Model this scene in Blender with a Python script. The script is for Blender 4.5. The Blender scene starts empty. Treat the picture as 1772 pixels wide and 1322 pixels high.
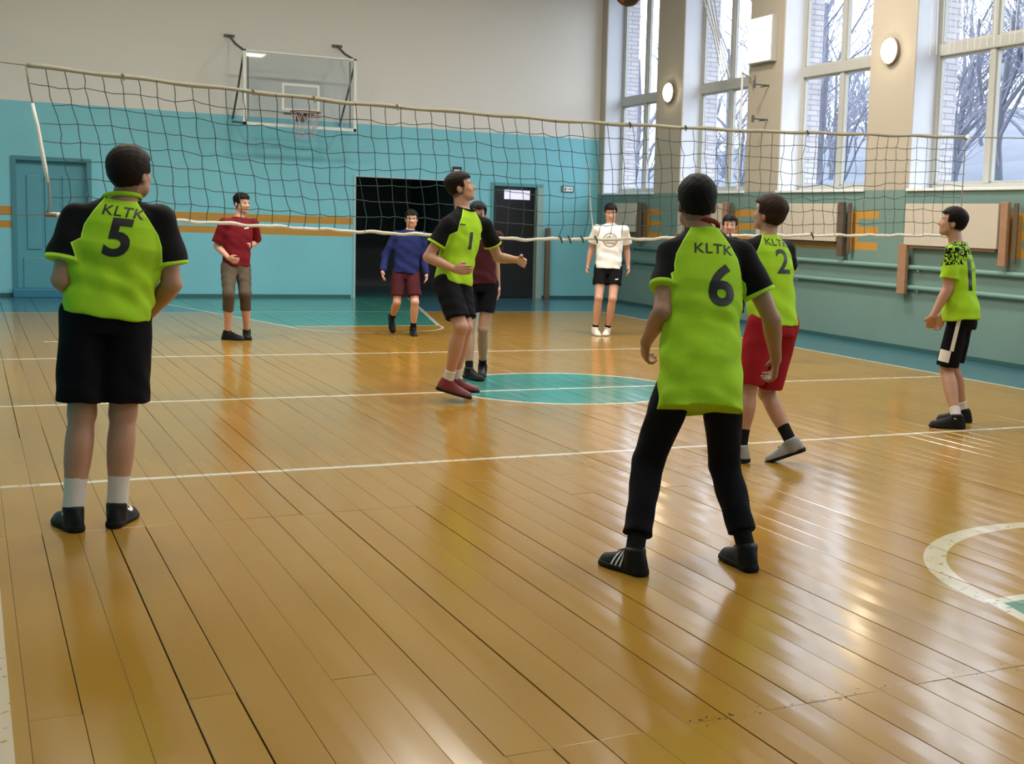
import bpy, bmesh, math, random
import numpy as np
from mathutils import Vector, Matrix
from mathutils.bvhtree import BVHTree
random.seed(7); RNG = np.random.default_rng(7)
SC = bpy.context.scene
COL = SC.collection

# ---------------- camera ----------------
cam = bpy.data.cameras.new('camera'); camo = bpy.data.objects.new('camera', cam); COL.objects.link(camo); SC.camera = camo
R_ = (0.88014566, -0.4734508, 0.03446672); D_ = (-0.02273363, -0.11456255, -0.99315588); F_ = (0.47415904, 0.87333829, -0.11159499)
camo.matrix_world = Matrix(((R_[0], -D_[0], -F_[0], 0), (R_[1], -D_[1], -F_[1], 0), (R_[2], -D_[2], -F_[2], 1.43), (0, 0, 0, 1)))
cam.sensor_width = 36; cam.lens = 2227.77/1772*36
cam.shift_x = -0.1483; cam.shift_y = -0.01205
cam.clip_end = 400; cam.clip_start = 0.05

# ---------------- world: bright overcast sky ----------------
w = bpy.data.worlds.new('world'); SC.world = w; w.use_nodes = True
nt = w.node_tree; bg = nt.nodes['Background']
tc = nt.nodes.new('ShaderNodeTexCoord'); nz = nt.nodes.new('ShaderNodeTexNoise'); nz.inputs['Scale'].default_value = 1.6; nz.inputs['Detail'].default_value = 5
cr = nt.nodes.new('ShaderNodeValToRGB'); cr.color_ramp.elements[0].position = .35; cr.color_ramp.elements[1].position = .7
cr.color_ramp.elements[0].color = (.70, .82, 1, 1); cr.color_ramp.elements[1].color = (.93, .96, 1, 1)
nt.links.new(tc.outputs['Generated'], nz.inputs['Vector']); nt.links.new(nz.outputs['Fac'], cr.inputs[0]); nt.links.new(cr.outputs[0], bg.inputs[0])
bg.inputs[1].default_value = 6.0
SC.view_settings.view_transform = 'Standard'; SC.view_settings.look = 'None'
SC.view_settings.gamma = 1; SC.view_settings.use_curve_mapping = False
SC.view_settings.exposure = 0.0
FILL_W = 120.0      # each added fill lamp over the court
SC.cycles.max_bounces = 8; SC.cycles.diffuse_bounces = 5; SC.cycles.glossy_bounces = 4; SC.cycles.transparent_max_bounces = 12
SC.cycles.use_denoising = True; SC.cycles.sample_clamp_indirect = 6
SC.cycles.caustics_reflective = False; SC.cycles.caustics_refractive = False

# ---------------- helpers ----------------
def link(o, parent=None):
    COL.objects.link(o)
    if parent is not None: o.parent = parent
    return o
def tag(o, label=None, cat=None, group=None, kind=None):
    if label: o['label'] = label
    if cat: o['category'] = cat
    if group: o['group'] = group
    if kind: o['kind'] = kind
    return o
def empty(name, loc=(0, 0, 0), mat=None, parent=None):
    o = bpy.data.objects.new(name, None); link(o, parent)
    if mat is not None: o.matrix_world = mat
    else: o.location = loc
    o.empty_display_size = .1
    return o
def mesh(name, V, Fc, mat=None, parent=None, smooth=False, mats=None, loc=None):
    me = bpy.data.meshes.new(name); me.from_pydata([tuple(v) for v in V], [], [tuple(f) for f in Fc]); me.update()
    o = bpy.data.objects.new(name, me); link(o, parent)
    for m in (mats or [mat]):
        if m: me.materials.append(m)
    if smooth: me.polygons.foreach_set('use_smooth', [True]*len(me.polygons))
    if loc: o.location = loc
    return o
class MB:
    """collects boxes, tubes, prisms into one mesh"""
    def __init__(s): s.V = []; s.F = []; s.M = []; s.m = 0
    def add(s, V, F):
        b = len(s.V); s.V += [tuple(v) for v in V]; s.F += [tuple(i+b for i in f) for f in F]; s.M += [s.m]*len(F); return s
    def box(s, x0, x1, y0, y1, z0, z1, bev=0):
        if bev:
            bm = bmesh.new(); bmesh.ops.create_cube(bm, size=1)
            for v in bm.verts: v.co = Vector(((x0+x1)/2+v.co.x*(x1-x0), (y0+y1)/2+v.co.y*(y1-y0), (z0+z1)/2+v.co.z*(z1-z0)))
            bmesh.ops.bevel(bm, geom=list(bm.edges), offset=bev, segments=2, affect='EDGES', profile=.6)
            bm.verts.ensure_lookup_table(); s.add([v.co for v in bm.verts], [[v.index for v in f.verts] for f in bm.faces]); bm.free(); return s
        V = [(x, y, z) for x in (x0, x1) for y in (y0, y1) for z in (z0, z1)]
        return s.add(V, [(0, 1, 3, 2), (4, 6, 7, 5), (0, 4, 5, 1), (2, 3, 7, 6), (0, 2, 6, 4), (1, 5, 7, 3)])
    def tube(s, pts, r, n=8, cap=True):
        P = [Vector(p) for p in pts]; rs = r if hasattr(r, '__len__') else [r]*len(P)
        V = []; up = Vector((0, 0, 1)); last = None
        for i, p in enumerate(P):
            t = (P[min(i+1, len(P)-1)]-P[max(i-1, 0)]).normalized()
            if last is None:
                a = t.cross(up if abs(t.z) < .9 else Vector((1, 0, 0))).normalized()
            else: a = (last - t*last.dot(t)).normalized()
            last = a; b = t.cross(a)
            for k in range(n):
                an = 2*math.pi*k/n; V.append(p+(a*math.cos(an)+b*math.sin(an))*rs[i])
        F = [(i*n+k, i*n+(k+1) % n, (i+1)*n+(k+1) % n, (i+1)*n+k) for i in range(len(P)-1) for k in range(n)]
        if cap: F += [tuple(range(n))[::-1], tuple(range((len(P)-1)*n, len(P)*n))]
        return s.add(V, F)
    def build(s, name, mat=None, parent=None, smooth=False, mats=None, loc=None):
        o = mesh(name, s.V, s.F, mat, parent, smooth, mats, loc)
        if mats: o.data.polygons.foreach_set('material_index', s.M)
        return o

# ---------------- materials ----------------
def new_mat(name):
    m = bpy.data.materials.new(name); m.use_nodes = True
    return m, m.node_tree, m.node_tree.nodes['Principled BSDF']
def NN(nt, typ, **kw):
    n = nt.nodes.new(typ)
    for k, v in kw.items():
        if k in n.inputs: n.inputs[k].default_value = v
        else: setattr(n, k, v)
    return n
class X:
    """tiny expression builder on shader math nodes"""
    def __init__(s, nt, sock): s.nt = nt; s.s = sock
    def _op(s, op, *o):
        n = s.nt.nodes.new('ShaderNodeMath'); n.operation = op
        for i, v in enumerate((s,)+o):
            if isinstance(v, X): s.nt.links.new(v.s, n.inputs[i])
            else: n.inputs[i].default_value = v
        return X(s.nt, n.outputs[0])
    def __add__(s, o): return s._op('ADD', o)
    def __sub__(s, o): return s._op('SUBTRACT', o)
    def __mul__(s, o): return s._op('MULTIPLY', o)
    def gt(s, o): return s._op('GREATER_THAN', o)
    def lt(s, o): return s._op('LESS_THAN', o)
    def mx(s, o): return s._op('MAXIMUM', o)
    def mn(s, o): return s._op('MINIMUM', o)
    def ab(s): return s._op('ABSOLUTE')
    def sqrt(s): return s._op('SQRT')
    def mod(s, o): return s._op('FLOORED_MODULO', o)
    def btw(s, a, b): return s.gt(a)*s.lt(b)
def mixc(nt, fac, a, b):
    n = nt.nodes.new('ShaderNodeMix'); n.data_type = 'RGBA'
    def put(i, v):
        if isinstance(v, X): nt.links.new(v.s, n.inputs[i])
        elif hasattr(v, 'is_output'): nt.links.new(v, n.inputs[i])
        elif isinstance(v, (int, float)): n.inputs[i].default_value = v
        else: n.inputs[i].default_value = (*v, 1)
    put(0, fac); put(6, a); put(7, b)
    return n.outputs[2]
def simple(name, col, rough=.5, metal=0, var=.06, scale=20, bump=0, bscale=80, spec=.5, sheen=0, coord='Object', emit=None, es=1):
    m, nt, b = new_mat(name)
    b.inputs['Roughness'].default_value = rough; b.inputs['Metallic'].default_value = metal
    b.inputs['Specular IOR Level'].default_value = spec
    if sheen: b.inputs['Sheen Weight'].default_value = sheen
    tc = NN(nt, 'ShaderNodeTexCoord')
    nz = NN(nt, 'ShaderNodeTexNoise', Scale=scale, Detail=4.0)
    nt.links.new(tc.outputs[coord], nz.inputs['Vector'])
    c = mixc(nt, nz.outputs['Fac'], [x*(1-var) for x in col], [min(1, x*(1+var)) for x in col])
    nt.links.new(c, b.inputs['Base Color'])
    if bump:
        n2 = NN(nt, 'ShaderNodeTexNoise', Scale=bscale, Detail=3.0); nt.links.new(tc.outputs[coord], n2.inputs['Vector'])
        bp = NN(nt, 'ShaderNodeBump', Strength=bump, Distance=.01); nt.links.new(n2.outputs['Fac'], bp.inputs['Height']); nt.links.new(bp.outputs[0], b.inputs['Normal'])
    if emit: b.inputs['Emission Color'].default_value = (*emit, 1); b.inputs['Emission Strength'].default_value = es
    return m

# ================= figures: signed-distance shapes meshed with surface nets =================
def V3(*a): return np.array(a, float)
def unit(v): v = np.asarray(v, float); return v/(np.linalg.norm(v)+1e-12)
def limb(a, b, knots, rad):
    a = V3(*a); b = V3(*b); ab = b-a; L2 = ab@ab; knots = np.array(knots, float); rad = np.array(rad, float)
    def f(P):
        t = ((P-a)@ab)/L2; tc = np.clip(t, 0, 1)
        return np.linalg.norm(P-a-tc[:, None]*ab, axis=1)-np.interp(tc, knots, rad)
    return f
def ell(c, R, r):
    c = V3(*c); r = V3(*r)
    def f(P):
        q = ((P-c)@R)/r; k = np.linalg.norm(q, axis=1)
        return (k-1)*r.min()*np.clip(.5+.5*k, .6, 1)
    return f
def loft(a, b, xa, xb, knots, rx, ry, oy=None, pw=2.2, t0=0., t1=1.):
    """elliptic tube along a->b, twisting from xa to xb; oy shifts sections forwards"""
    a = V3(*a); b = V3(*b); L = np.linalg.norm(b-a); z = (b-a)/L; xa = V3(*xa); xb = V3(*xb)
    knots = np.array(knots, float); rx = np.array(rx, float); ry = np.array(ry, float); oy = np.zeros(len(knots)) if oy is None else np.array(oy, float)
    def f(P):
        q = P-a; t = (q@z)/L; tc = np.clip(t, knots[0], knots[-1]); u = np.clip(t, 0, 1)[:, None]
        x = xa*(1-u)+xb*u; x = x-(x@z)[:, None]*z; x /= np.linalg.norm(x, axis=1)[:, None]; y = np.cross(z, x)
        RX = np.interp(tc, knots, rx); RY = np.interp(tc, knots, ry)
        qx = np.einsum('ij,ij->i', q, x)/RX; qy = (np.einsum('ij,ij->i', q, y)-np.interp(tc, knots, oy))/RY
        k = (np.abs(qx)**pw+np.abs(qy)**pw)**(1/pw)
        d = (k-1)*np.minimum(RX, RY)
        e = np.maximum(t0-t, t-t1)*L
        return np.where((d > 0) & (e > 0), np.hypot(d, e), np.maximum(d, e))
    return f
def smin(a, b, k):
    h = np.clip(.5+.5*(b-a)/k, 0, 1); return b*(1-h)+a*h-k*h*(1-h)
def smax(a, b, k): return -smin(-a, -b, k)
def union(fs, k=.02):
    def f(P):
        d = fs[0](P)
        for g in fs[1:]:
            kk = k
            if isinstance(g, tuple): g, kk = g
            d = smin(d, g(P), kk)
        return d
    return f
def cut(f, p, n, k=.004):
    p = V3(*p); n = unit(n)
    return lambda P: smax(f(P), (P-p)@n, k)
def mesh_sdf(f, lo, hi, vox):
    B = 8; lo = np.array(lo, float)-2*vox; hi = np.array(hi, float)+2*vox
    nb = np.ceil((hi-lo)/(vox*B)).astype(int); n = nb*B
    gi = np.stack(np.meshgrid(*[np.arange(k) for k in nb], indexing='ij'), -1).reshape(-1, 3)
    dc = f(lo+(gi*B+B/2-.5)*vox)
    G = np.ones(n, np.float32)
    Gv = G.reshape(nb[0], B, nb[1], B, nb[2], B)
    near = np.abs(dc) < vox*B*.87+.012
    ins = (~near) & (dc < 0)
    for g in gi[ins]: Gv[g[0], :, g[1], :, g[2], :] = -1
    loc = np.stack(np.meshgrid(*[np.arange(B)]*3, indexing='ij'), -1).reshape(-1, 3)
    gn = gi[near]
    for s in range(0, len(gn), 400):
        c = gn[s:s+400]; idx = (c[:, None, :]*B+loc[None]).reshape(-1, 3)
        v = f(lo+idx*vox); G[idx[:, 0], idx[:, 1], idx[:, 2]] = v
    G[0] = G[-1] = 1; G[:, 0] = G[:, -1] = 1; G[:, :, 0] = G[:, :, -1] = 1
    S = G < 0
    c8 = [(i, j, k) for i in (0, 1) for j in (0, 1) for k in (0, 1)]
    sl = lambda A, o: A[o[0]:A.shape[0]-1+o[0], o[1]:A.shape[1]-1+o[1], o[2]:A.shape[2]-1+o[2]]
    cnt = sum(sl(S, o).astype(np.int8) for o in c8)
    act = (cnt > 0) & (cnt < 8); ci = np.argwhere(act)
    vid = -np.ones(act.shape, np.int64); vid[act] = np.arange(len(ci))
    vals = np.stack([G[ci[:, 0]+o[0], ci[:, 1]+o[1], ci[:, 2]+o[2]] for o in c8], 1)
    acc = np.zeros((len(ci), 3)); m = np.zeros(len(ci))
    for a in range(8):
        for b in range(a+1, 8):
            if sum(abs(c8[a][t]-c8[b][t]) for t in range(3)) != 1: continue
            va, vb = vals[:, a], vals[:, b]; cr = (va < 0) != (vb < 0)
            t = np.where(cr, va/(va-vb+1e-20), 0)[:, None]
            acc += np.where(cr[:, None], V3(*c8[a])*(1-t)+V3(*c8[b])*t, 0); m += cr
    V = lo+(ci+acc/m[:, None])*vox
    Q = []
    for ax in range(3):
        o = [0, 0, 0]; o[ax] = 1
        A = S[1:-1, 1:-1, 1:-1]; Bs = S[1+o[0]:S.shape[0]-1+o[0], 1+o[1]:S.shape[1]-1+o[1], 1+o[2]:S.shape[2]-1+o[2]]
        cr = np.argwhere(A != Bs)+1
        fl = S[cr[:, 0], cr[:, 1], cr[:, 2]]
        u = [(ax+1) % 3, (ax+2) % 3]
        du = np.zeros(3, int); du[u[0]] = 1; dv = np.zeros(3, int); dv[u[1]] = 1
        q = [cr-du-dv, cr-dv, cr, cr-du]
        q = np.stack([vid[k[:, 0], k[:, 1], k[:, 2]] for k in q], 1)
        q = np.where(fl[:, None], q, q[:, ::-1]); Q.append(q[(q >= 0).all(1)])
    return V, np.concatenate(Q)
def np_mesh(name, V, Q, mat, parent=None, attrs=None, smooth=True):
    me = bpy.data.meshes.new(name); me.vertices.add(len(V)); me.vertices.foreach_set('co', np.ascontiguousarray(V, np.float32).ravel())
    me.loops.add(Q.size); me.loops.foreach_set('vertex_index', Q.ravel().astype(np.int32))
    me.polygons.add(len(Q)); me.polygons.foreach_set('loop_start', (np.arange(len(Q))*4).astype(np.int32))
    me.polygons.foreach_set('use_smooth', np.full(len(Q), smooth)); me.update(calc_edges=True); me.validate()
    for k, v in (attrs or {}).items():
        a = me.attributes.new(k, 'FLOAT', 'POINT'); a.data.foreach_set('value', np.asarray(v, np.float32))
    if mat: me.materials.append(mat)
    return link(bpy.data.objects.new(name, me), parent)
def bounds(*pts, pad=.1):
    P = np.array(pts); return P.min(0)-pad, P.max(0)+pad

# ---- figure materials ----
def skin_mat(name, col):
    m, nt, b = new_mat(name); b.inputs['Roughness'].default_value = .5
    b.inputs['Subsurface Weight'].default_value = .06; b.inputs['Subsurface Radius'].default_value = (.02, .008, .004)
    tc = NN(nt, 'ShaderNodeTexCoord'); nz = NN(nt, 'ShaderNodeTexNoise', Scale=9.0, Detail=3.0); nt.links.new(tc.outputs['Object'], nz.inputs[0])
    c = mixc(nt, nz.outputs['Fac'], [col[0]*.94, col[1]*.88, col[2]*.86], [min(1, col[0]*1.06), col[1]*1.08, col[2]*1.06])
    lip = NN(nt, 'ShaderNodeAttribute', attribute_name='lip'); c = mixc(nt, lip.outputs['Fac'], c, (col[0]*.75, col[1]*.45, col[2]*.45))
    st = NN(nt, 'ShaderNodeAttribute', attribute_name='stubble'); c = mixc(nt, st.outputs['Fac'], c, (.045, .032, .025))
    nt.links.new(c, b.inputs['Base Color']); return m
SKIN = [skin_mat('skin_fair', (.44, .235, .155)), skin_mat('skin_tan', (.36, .19, .125)), skin_mat('skin_pink', (.54, .30, .22))]
def cloth(name, col, rough=.8, weave=True, sheen=0):
    return simple(name, col, rough, var=.05, scale=6, bump=.25 if weave else 0, bscale=14, spec=.12, sheen=sheen)
def kit_mat(name, base, dark=(.003, .003, .004), cuff=None, camo=False):
    """lime shirt: 'blk' attribute > 0 is the black raglan sleeve, 'cuff' > 0 the light sleeve band"""
    m, nt, b = new_mat(name); b.inputs['Roughness'].default_value = .75; b.inputs['Specular IOR Level'].default_value = .15
    A = lambda n: X(nt, NN(nt, 'ShaderNodeAttribute', attribute_name=n).outputs['Fac'])
    tc = NN(nt, 'ShaderNodeTexCoord')
    if camo:
        vo = NN(nt, 'ShaderNodeTexNoise', Scale=34.0, Detail=1.0, Distortion=1.6); nt.links.new(tc.outputs['Object'], vo.inputs['Vector'])
        pat = X(nt, vo.outputs['Fac']).gt(.48)
        c = mixc(nt, A('blk').gt(0)*pat, base, dark)
    else:
        c = mixc(nt, A('blk').gt(0), base, dark)
        c = mixc(nt, A('blk').btw(-.005, 0.0), c, [min(1, x*1.35+.05) for x in base])
    c = mixc(nt, A('cuff').gt(0), c, cuff or [min(1, x*1.15+.02) for x in base])
    nt.links.new(c, b.inputs['Base Color'])
    n2 = NN(nt, 'ShaderNodeTexNoise', Scale=13.0, Detail=2.0); nt.links.new(tc.outputs['Object'], n2.inputs['Vector'])
    bp = NN(nt, 'ShaderNodeBump', Strength=.35, Distance=.012); nt.links.new(n2.outputs['Fac'], bp.inputs['Height']); nt.links.new(bp.outputs[0], b.inputs['Normal'])
    return m
LIME = (.35, .61, .022)
M_kit = kit_mat('lime_kit', LIME); M_kit_camo = kit_mat('lime_speckled_kit', (.34, .60, .02), camo=True)
M_black = cloth('black_cloth', (.004, .004, .006)); M_navy = cloth('trouser_cloth', (.006, .006, .010)); M_red = cloth('red_cloth', (.30, .012, .02))
M_maroon = cloth('maroon_cloth', (.055, .010, .014)); M_wine = cloth('wine_cloth', (.14, .008, .014)); M_blue = cloth('blue_cloth', (.014, .022, .10))
M_white = cloth('white_cloth', (.78, .76, .74)); M_olive = cloth('olive_cloth', (.085, .068, .048)); M_orange_collar = cloth('rust_collar', (.22, .03, .015))
M_print = simple('print_black', (.006, .006, .009), .5, var=0); M_print_white = simple('print_white', (.8, .8, .8), .5, var=0); M_print_grey = simple('print_grey_brown', (.33, .27, .22), .6, var=.3, scale=60)
M_sock_w = cloth('sock_white', (.62, .58, .56)); M_sock_b = cloth('sock_black', (.008, .008, .009))
M_shoe_b = simple('shoe_black', (.004, .004, .005), .5, var=.1, bump=.2, spec=.25); M_shoe_r = simple('shoe_dark_red', (.16, .012, .02), .5, bump=.2); M_shoe_w = simple('shoe_white', (.72, .70, .64), .5, bump=.2); M_shoe_g = simple('shoe_grey', (.28, .28, .27), .5, bump=.2)
M_sole_b = simple('sole_black', (.008, .007, .007), .7, spec=.2); M_sole_w = simple('sole_white', (.6, .58, .52), .6)
def hair_mat(name, c): return simple(name, c, .6, var=.35, scale=60, bump=.35, bscale=160, spec=.15)
M_hair_bl = hair_mat('hair_black', (.004, .003, .003)); M_hair_br = hair_mat('hair_brown', (.012, .006, .004)); M_hair_lb = hair_mat('hair_light_brown', (.030, .016, .009))
M_eye = simple('eye_white', (.7, .68, .65), .3, var=0); M_iris = simple('iris', (.03, .018, .01), .2, var=0)

def head_rot(yaw, pitch, roll=0):
    y, p, r = map(math.radians, (yaw, pitch, roll))
    f = V3(math.sin(y)*math.cos(p), math.cos(y)*math.cos(p), math.sin(p)); x = unit(np.cross(f, (0, 0, 1))); u = np.cross(x, f)
    x, u = x*math.cos(r)+u*math.sin(r), u*math.cos(r)-x*math.sin(r)
    return np.stack([x, f, u], 1)
def make_person(label, J, H=1.7, girth=1., vox=.006, skin=0, yaw=0, head=(0, 0, 0), hair=None, shirt=None, shorts=None,
                sock=None, sock_h=.12, shoe=None, sole=None, toes=(0, 0), toe_pitch=(0, 0), curl=.7, group=None, shirt_kw={}, short_kw={}, hair_kw={}, face=True):
    J = {k: V3(*v) for k, v in J.items()}
    base = (J['anL']+J['anR'])/2; base[2] = 0
    J = {k: v-base for k, v in J.items()}
    upv = unit(J['neck']-J['hip'])
    for S in 'LR': J['sh'+S] = J['neck']+(J['sh'+S]-J['neck'])*.93-upv*.022*H/1.72
    s = H/1.72; g = s*girth
    root = empty('person', tuple(base)); tag(root, label, 'person', group)
    hip, neck = J['hip'], J['neck']; up = unit(neck-hip); TL = np.linalg.norm(neck-hip)
    xs = unit(J['shR']-J['shL']); xh = unit(J['hpR']-J['hpL'])
    Rh = head_rot(*head); hc = J['head']; HP = lambda x, y, z: hc+Rh@(V3(x, y, z)*s)
    # ---------- body ----------
    fs = [loft(hip, neck, xh, xs, [-.2, 0, .3, .6, .8, .93, 1.03], V3(.10, .132, .118, .135, .14, .10, .055)*g, V3(.07, .090, .082, .092, .085, .070, .052)*g, t0=-.16, t1=1.03)]
    fs.append((limb(neck-up*.06, HP(0, -.02, -.05), [0, .5, 1], V3(.062, .055, .056)*s), .025))
    for S in 'LR':
        fs.append((limb(neck-up*.04*s, J['sh'+S], [0, 1], V3(.045, .046)*g), .03))
    base_f = union(fs, .03)
    parts = [base_f]
    for S, sg in (('L', -1), ('R', 1)):
        sh, el, wr = J['sh'+S], J['el'+S], J['wr'+S]
        hd = J.get('hd'+S, wr+unit(wr-el)*.09*s)
        parts.append((limb(sh, el, [0, .3, .6, .9, 1], V3(.054, .052, .045, .040, .040)*g), .02))
        parts.append((limb(el, wr, [0, .15, .35, .7, 1], V3(.039, .043, .041, .031, .026)*g), .012))
        hip_, kn, an = J['hp'+S], J['kn'+S], J['an'+S]
        parts.append((limb(hip_, kn, [0, .3, .7, .92, 1], V3(.074, .076, .062, .056, .055)*g), .03))
        parts.append((limb(kn, an, [0, .12, .3, .5, .75, 1], V3(.054, .050, .054, .052, .040, .036)*g), .012))
        fwd = unit(np.cross((0, 0, 1), xh)); sd = unit(an-kn)
        cb = kn+sd*.3*np.linalg.norm(an-kn)-(fwd-(fwd@sd)*sd)*.018*s
        Rc = np.stack([unit(np.cross(sd, fwd)), unit(fwd-(fwd@sd)*sd), sd], 1)
        parts.append((ell(cb, Rc, V3(.046, .044, .10)*g), .02))
        ty = math.radians(toes[0 if S == 'L' else 1]); tp = math.radians(toe_pitch[0 if S == 'L' else 1])
        td = V3(math.sin(ty)*math.cos(tp), math.cos(ty)*math.cos(tp), -math.sin(tp))
        parts.append((limb(an, an+td*.105*s+np.cross(unit(np.cross(td, (0, 0, 1))), td)*-.064*s, [0, 1], V3(.030, .014)*s), .012))
        # hand: palm, four fingers of unequal length, thumb at the side of the palm
        d = unit(hd-wr); inward = unit(-sg*xs*1.0+.25*unit(np.cross((0, 0, 1), xs)))
        n = unit(inward-(inward@d)*d)              # palm faces inward
        sv = unit(np.cross(n, d)); fwdv = unit(np.cross((0, 0, 1), xs))
        if sv@(fwdv+V3(0, 0, .3)) < 0: sv = -sv    # thumb side points forward
        hs = s*.98
        parts.append((loft(wr, wr+d*.085*hs, sv, sv, [0, .3, .8, 1], V3(.024, .034, .040, .038)*hs, V3(.018, .017, .015, .013)*hs, t0=-.1, t1=1.05), .012))
        cl = curl[0 if S == 'L' else 1] if hasattr(curl, '__len__') else curl
        for i, (off, ln) in enumerate(((.029, .070), (.010, .078), (-.009, .072), (-.027, .056))):
            p = wr+d*.078*hs+sv*off*hs; a = .25*cl; prev = p
            for j, fr in enumerate((.45, .32, .25)):
                a += cl*(.35 if j == 0 else .75)
                q = prev+(d*math.cos(a)+n*math.sin(a))*ln*fr*hs
                parts.append((limb(prev, q, [0, 1], V3(.0098-.0008*j, .0092-.0010*j)*hs), .004)); prev = q
        p = wr+d*.022*hs+sv*.026*hs; q = p+(d*.75+sv*.6+n*.35)*.040*hs; parts.append((limb(p, q, [0, 1], V3(.015, .012)*hs), .008))
        q2 = q+(d*.9+sv*.05+n*(.3+.4*cl))*.030*hs; parts.append((limb(q, q2, [0, 1], V3(.0115, .009)*hs), .004))
    # head
    E = lambda x, y, z, r, R=None: ell(HP(x, y, z), Rh if R is None else R, V3(*r)*s)
    hd_f = [E(0, -.012, .028, (.074, .094, .088)), (E(0, .022, -.038, (.058, .066, .062)), .03), (E(0, .060, -.088, (.026, .022, .020)), .025),
            (limb(HP(-.04, .028, -.068), HP(.04, .028, -.068), [0, .5, 1], V3(.020, .024, .020)*s), .03),
            (limb(HP(-.028, .070, .024), HP(.028, .070, .024), [0, 1], V3(.014, .014)*s), .015),
            (limb(HP(-.034, .058, -.022), HP(.034, .058, -.022), [0, .5, 1], V3(.018, .022, .018)*s), .02)]
    hu = union(hd_f, .02)
    ear = union([E(sx*.074, -.012, -.008, (.012, .020, .030)) for sx in (-1, 1)], .004)
    earh = union([E(sx*.087, -.004, -.006, (.007, .010, .016)) for sx in (-1, 1)], .004)
    nose = union([limb(HP(0, .080, .012), HP(0, .102, -.026), [0, 1], V3(.008, .012)*s), (limb(HP(-.010, .091, -.030), HP(.010, .091, -.030), [0, 1], V3(.009, .009)*s), .006)], .01)
    sock_f = union([E(sx*.031, .088, .006, (.017, .012, .011)) for sx in (-1, 1)], .004)
    lip_f = union([limb(HP(-.019, .079, -.058), HP(.019, .079, -.058), [0, .5, 1], V3(.004, .009, .004)*s), (limb(HP(-.016, .078, -.066), HP(.016, .078, -.066), [0, .5, 1], V3(.004, .009, .004)*s), .003)], .003)
    def head_f(P):
        d = hu(P); d = smax(d, -sock_f(P), .008*s); d = smin(d, nose(P), .008*s); d = smin(d, lip_f(P), .005*s)
        e = smax(ear(P), -earh(P), .004); return smin(d, e, .006)
    parts.append((head_f, .018))
    body_f = union(parts, .02)
    allp = [J[k] for k in J]+[hc+V3(0, 0, .13)]
    lo, hi = bounds(*allp, pad=.17); lo[2] = max(lo[2], -.0)
    V, Q = mesh_sdf(body_f, lo, hi, vox)
    L = (V-hc)@Rh/s
    lip = np.clip(1-(lip_f(V))/.003, 0, 1)*(L[:, 1] > .05)*.8
    hk = dict(top=.020, side=.010, line=.062, nape=-.045, fade=.5, quiff=0.); hk.update(hair_kw)
    # stubble (short-cropped sides) painted on the scalp
    scalp = (np.abs(L[:, 0]) > .04)*(L[:, 2] > -.05)*(L[:, 1] < .035)*(L[:, 2] < .12)*(L[:, 1]-.5*L[:, 2] < .03) + (L[:, 1] < -.03)*(L[:, 2] > hk['nape']-.012)
    scalp = np.clip(scalp, 0, 1)*(np.abs(L[:, 0]) < .079)*hk['fade']
    body = np_mesh('body', V, Q, SKIN[skin], root, {'lip': lip, 'stubble': scalp})
    # ---------- hair ----------
    hv = min(vox, .0055)
    def hair_f(P):
        q = (P-hc)@Rh/s
        th = hk['side']+(hk['top']-hk['side'])*np.clip((q[:, 2]-.02)/.06, 0, 1)
        r = V3(.074, .094, .088); k = np.linalg.norm((q-V3(0, -.012, .028))/r, axis=1)
        d = (k-1)*.074-th
        d -= hk['quiff']*np.clip((q[:, 1]-.0)/.08, 0, 1)*np.clip((q[:, 2]-.05)/.05, 0, 1)
        d += .0011*np.sin(q[:, 0]*150+3*np.sin(q[:, 2]*40))*np.sin(q[:, 1]*110+q[:, 2]*70)
        # face opening: hairline over the forehead, temples, clear of the ears, nape
        d = smax(d, -(smax(-(q[:, 1]-.036), q[:, 2]-hk['line']-.004*np.sin(q[:, 0]*80), .006)), .004)
        # below the ears only the back of the head keeps hair
        low = smax(-(q[:, 1]+.022), q[:, 2]-.004, .006)
        d = smax(d, -low, .004)
        d = smax(d, hk['nape']-q[:, 2], .006)
        return d*s*.9
    lo2, hi2 = bounds(hc, pad=.155*s)
    Vh, Qh = mesh_sdf(hair_f, lo2, hi2, hv)
    if len(Vh): np_mesh('hair', Vh, Qh, hair, root)
    if face:
        for sx in (-1, 1):
            me = bpy.data.meshes.new('eye'); bm = bmesh.new(); bmesh.ops.create_uvsphere(bm, u_segments=14, v_segments=10, radius=.0118*s, matrix=Matrix.Rotation(-math.pi/2, 4, 'X'))
            for f_ in bm.faces: f_.smooth = True; f_.material_index = 1 if f_.calc_center_median().y > .0100*s else 0
            bm.to_mesh(me); bm.free(); me.materials.append(M_eye); me.materials.append(M_iris)
            e = link(bpy.data.objects.new('eye', me), root); e.matrix_basis = Matrix.Translation(HP(sx*.031, .0695, .005)) @ Matrix(Rh.tolist()).to_4x4()
            mb = MB(); mb.tube([HP(sx*x_, y_, z_) for x_, y_, z_ in ((.014, .0865, .0235), (.028, .0850, .028), (.042, .0750, .0245))], [.0018*s, .0026*s, .0012*s], 6)
            mb.build('eyebrow', hair, root, smooth=True)
    # ---------- shirt ----------
    K = dict(hem=-.12, sl=.62, r0=.058, r1=.078, w=1., hemw=1., long=False, collar=None, fold=.004, cufft=.018, raglan=True, tuck=0.); K.update(shirt_kw)
    tt = loft(hip, neck, xh, xs, [K['hem'], .1, .35, .62, .8, .90, .97, 1.04], V3(.172*K['hemw'], .166*K['hemw'], .158*K['w'], .168*K['w'], .165, .140, .095, .066)*g, V3(.130*K['hemw'], .125*K['hemw'], .116, .122, .110, .095, .080, .066)*g, t0=K['hem'], t1=1.02, pw=2.3)
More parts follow.
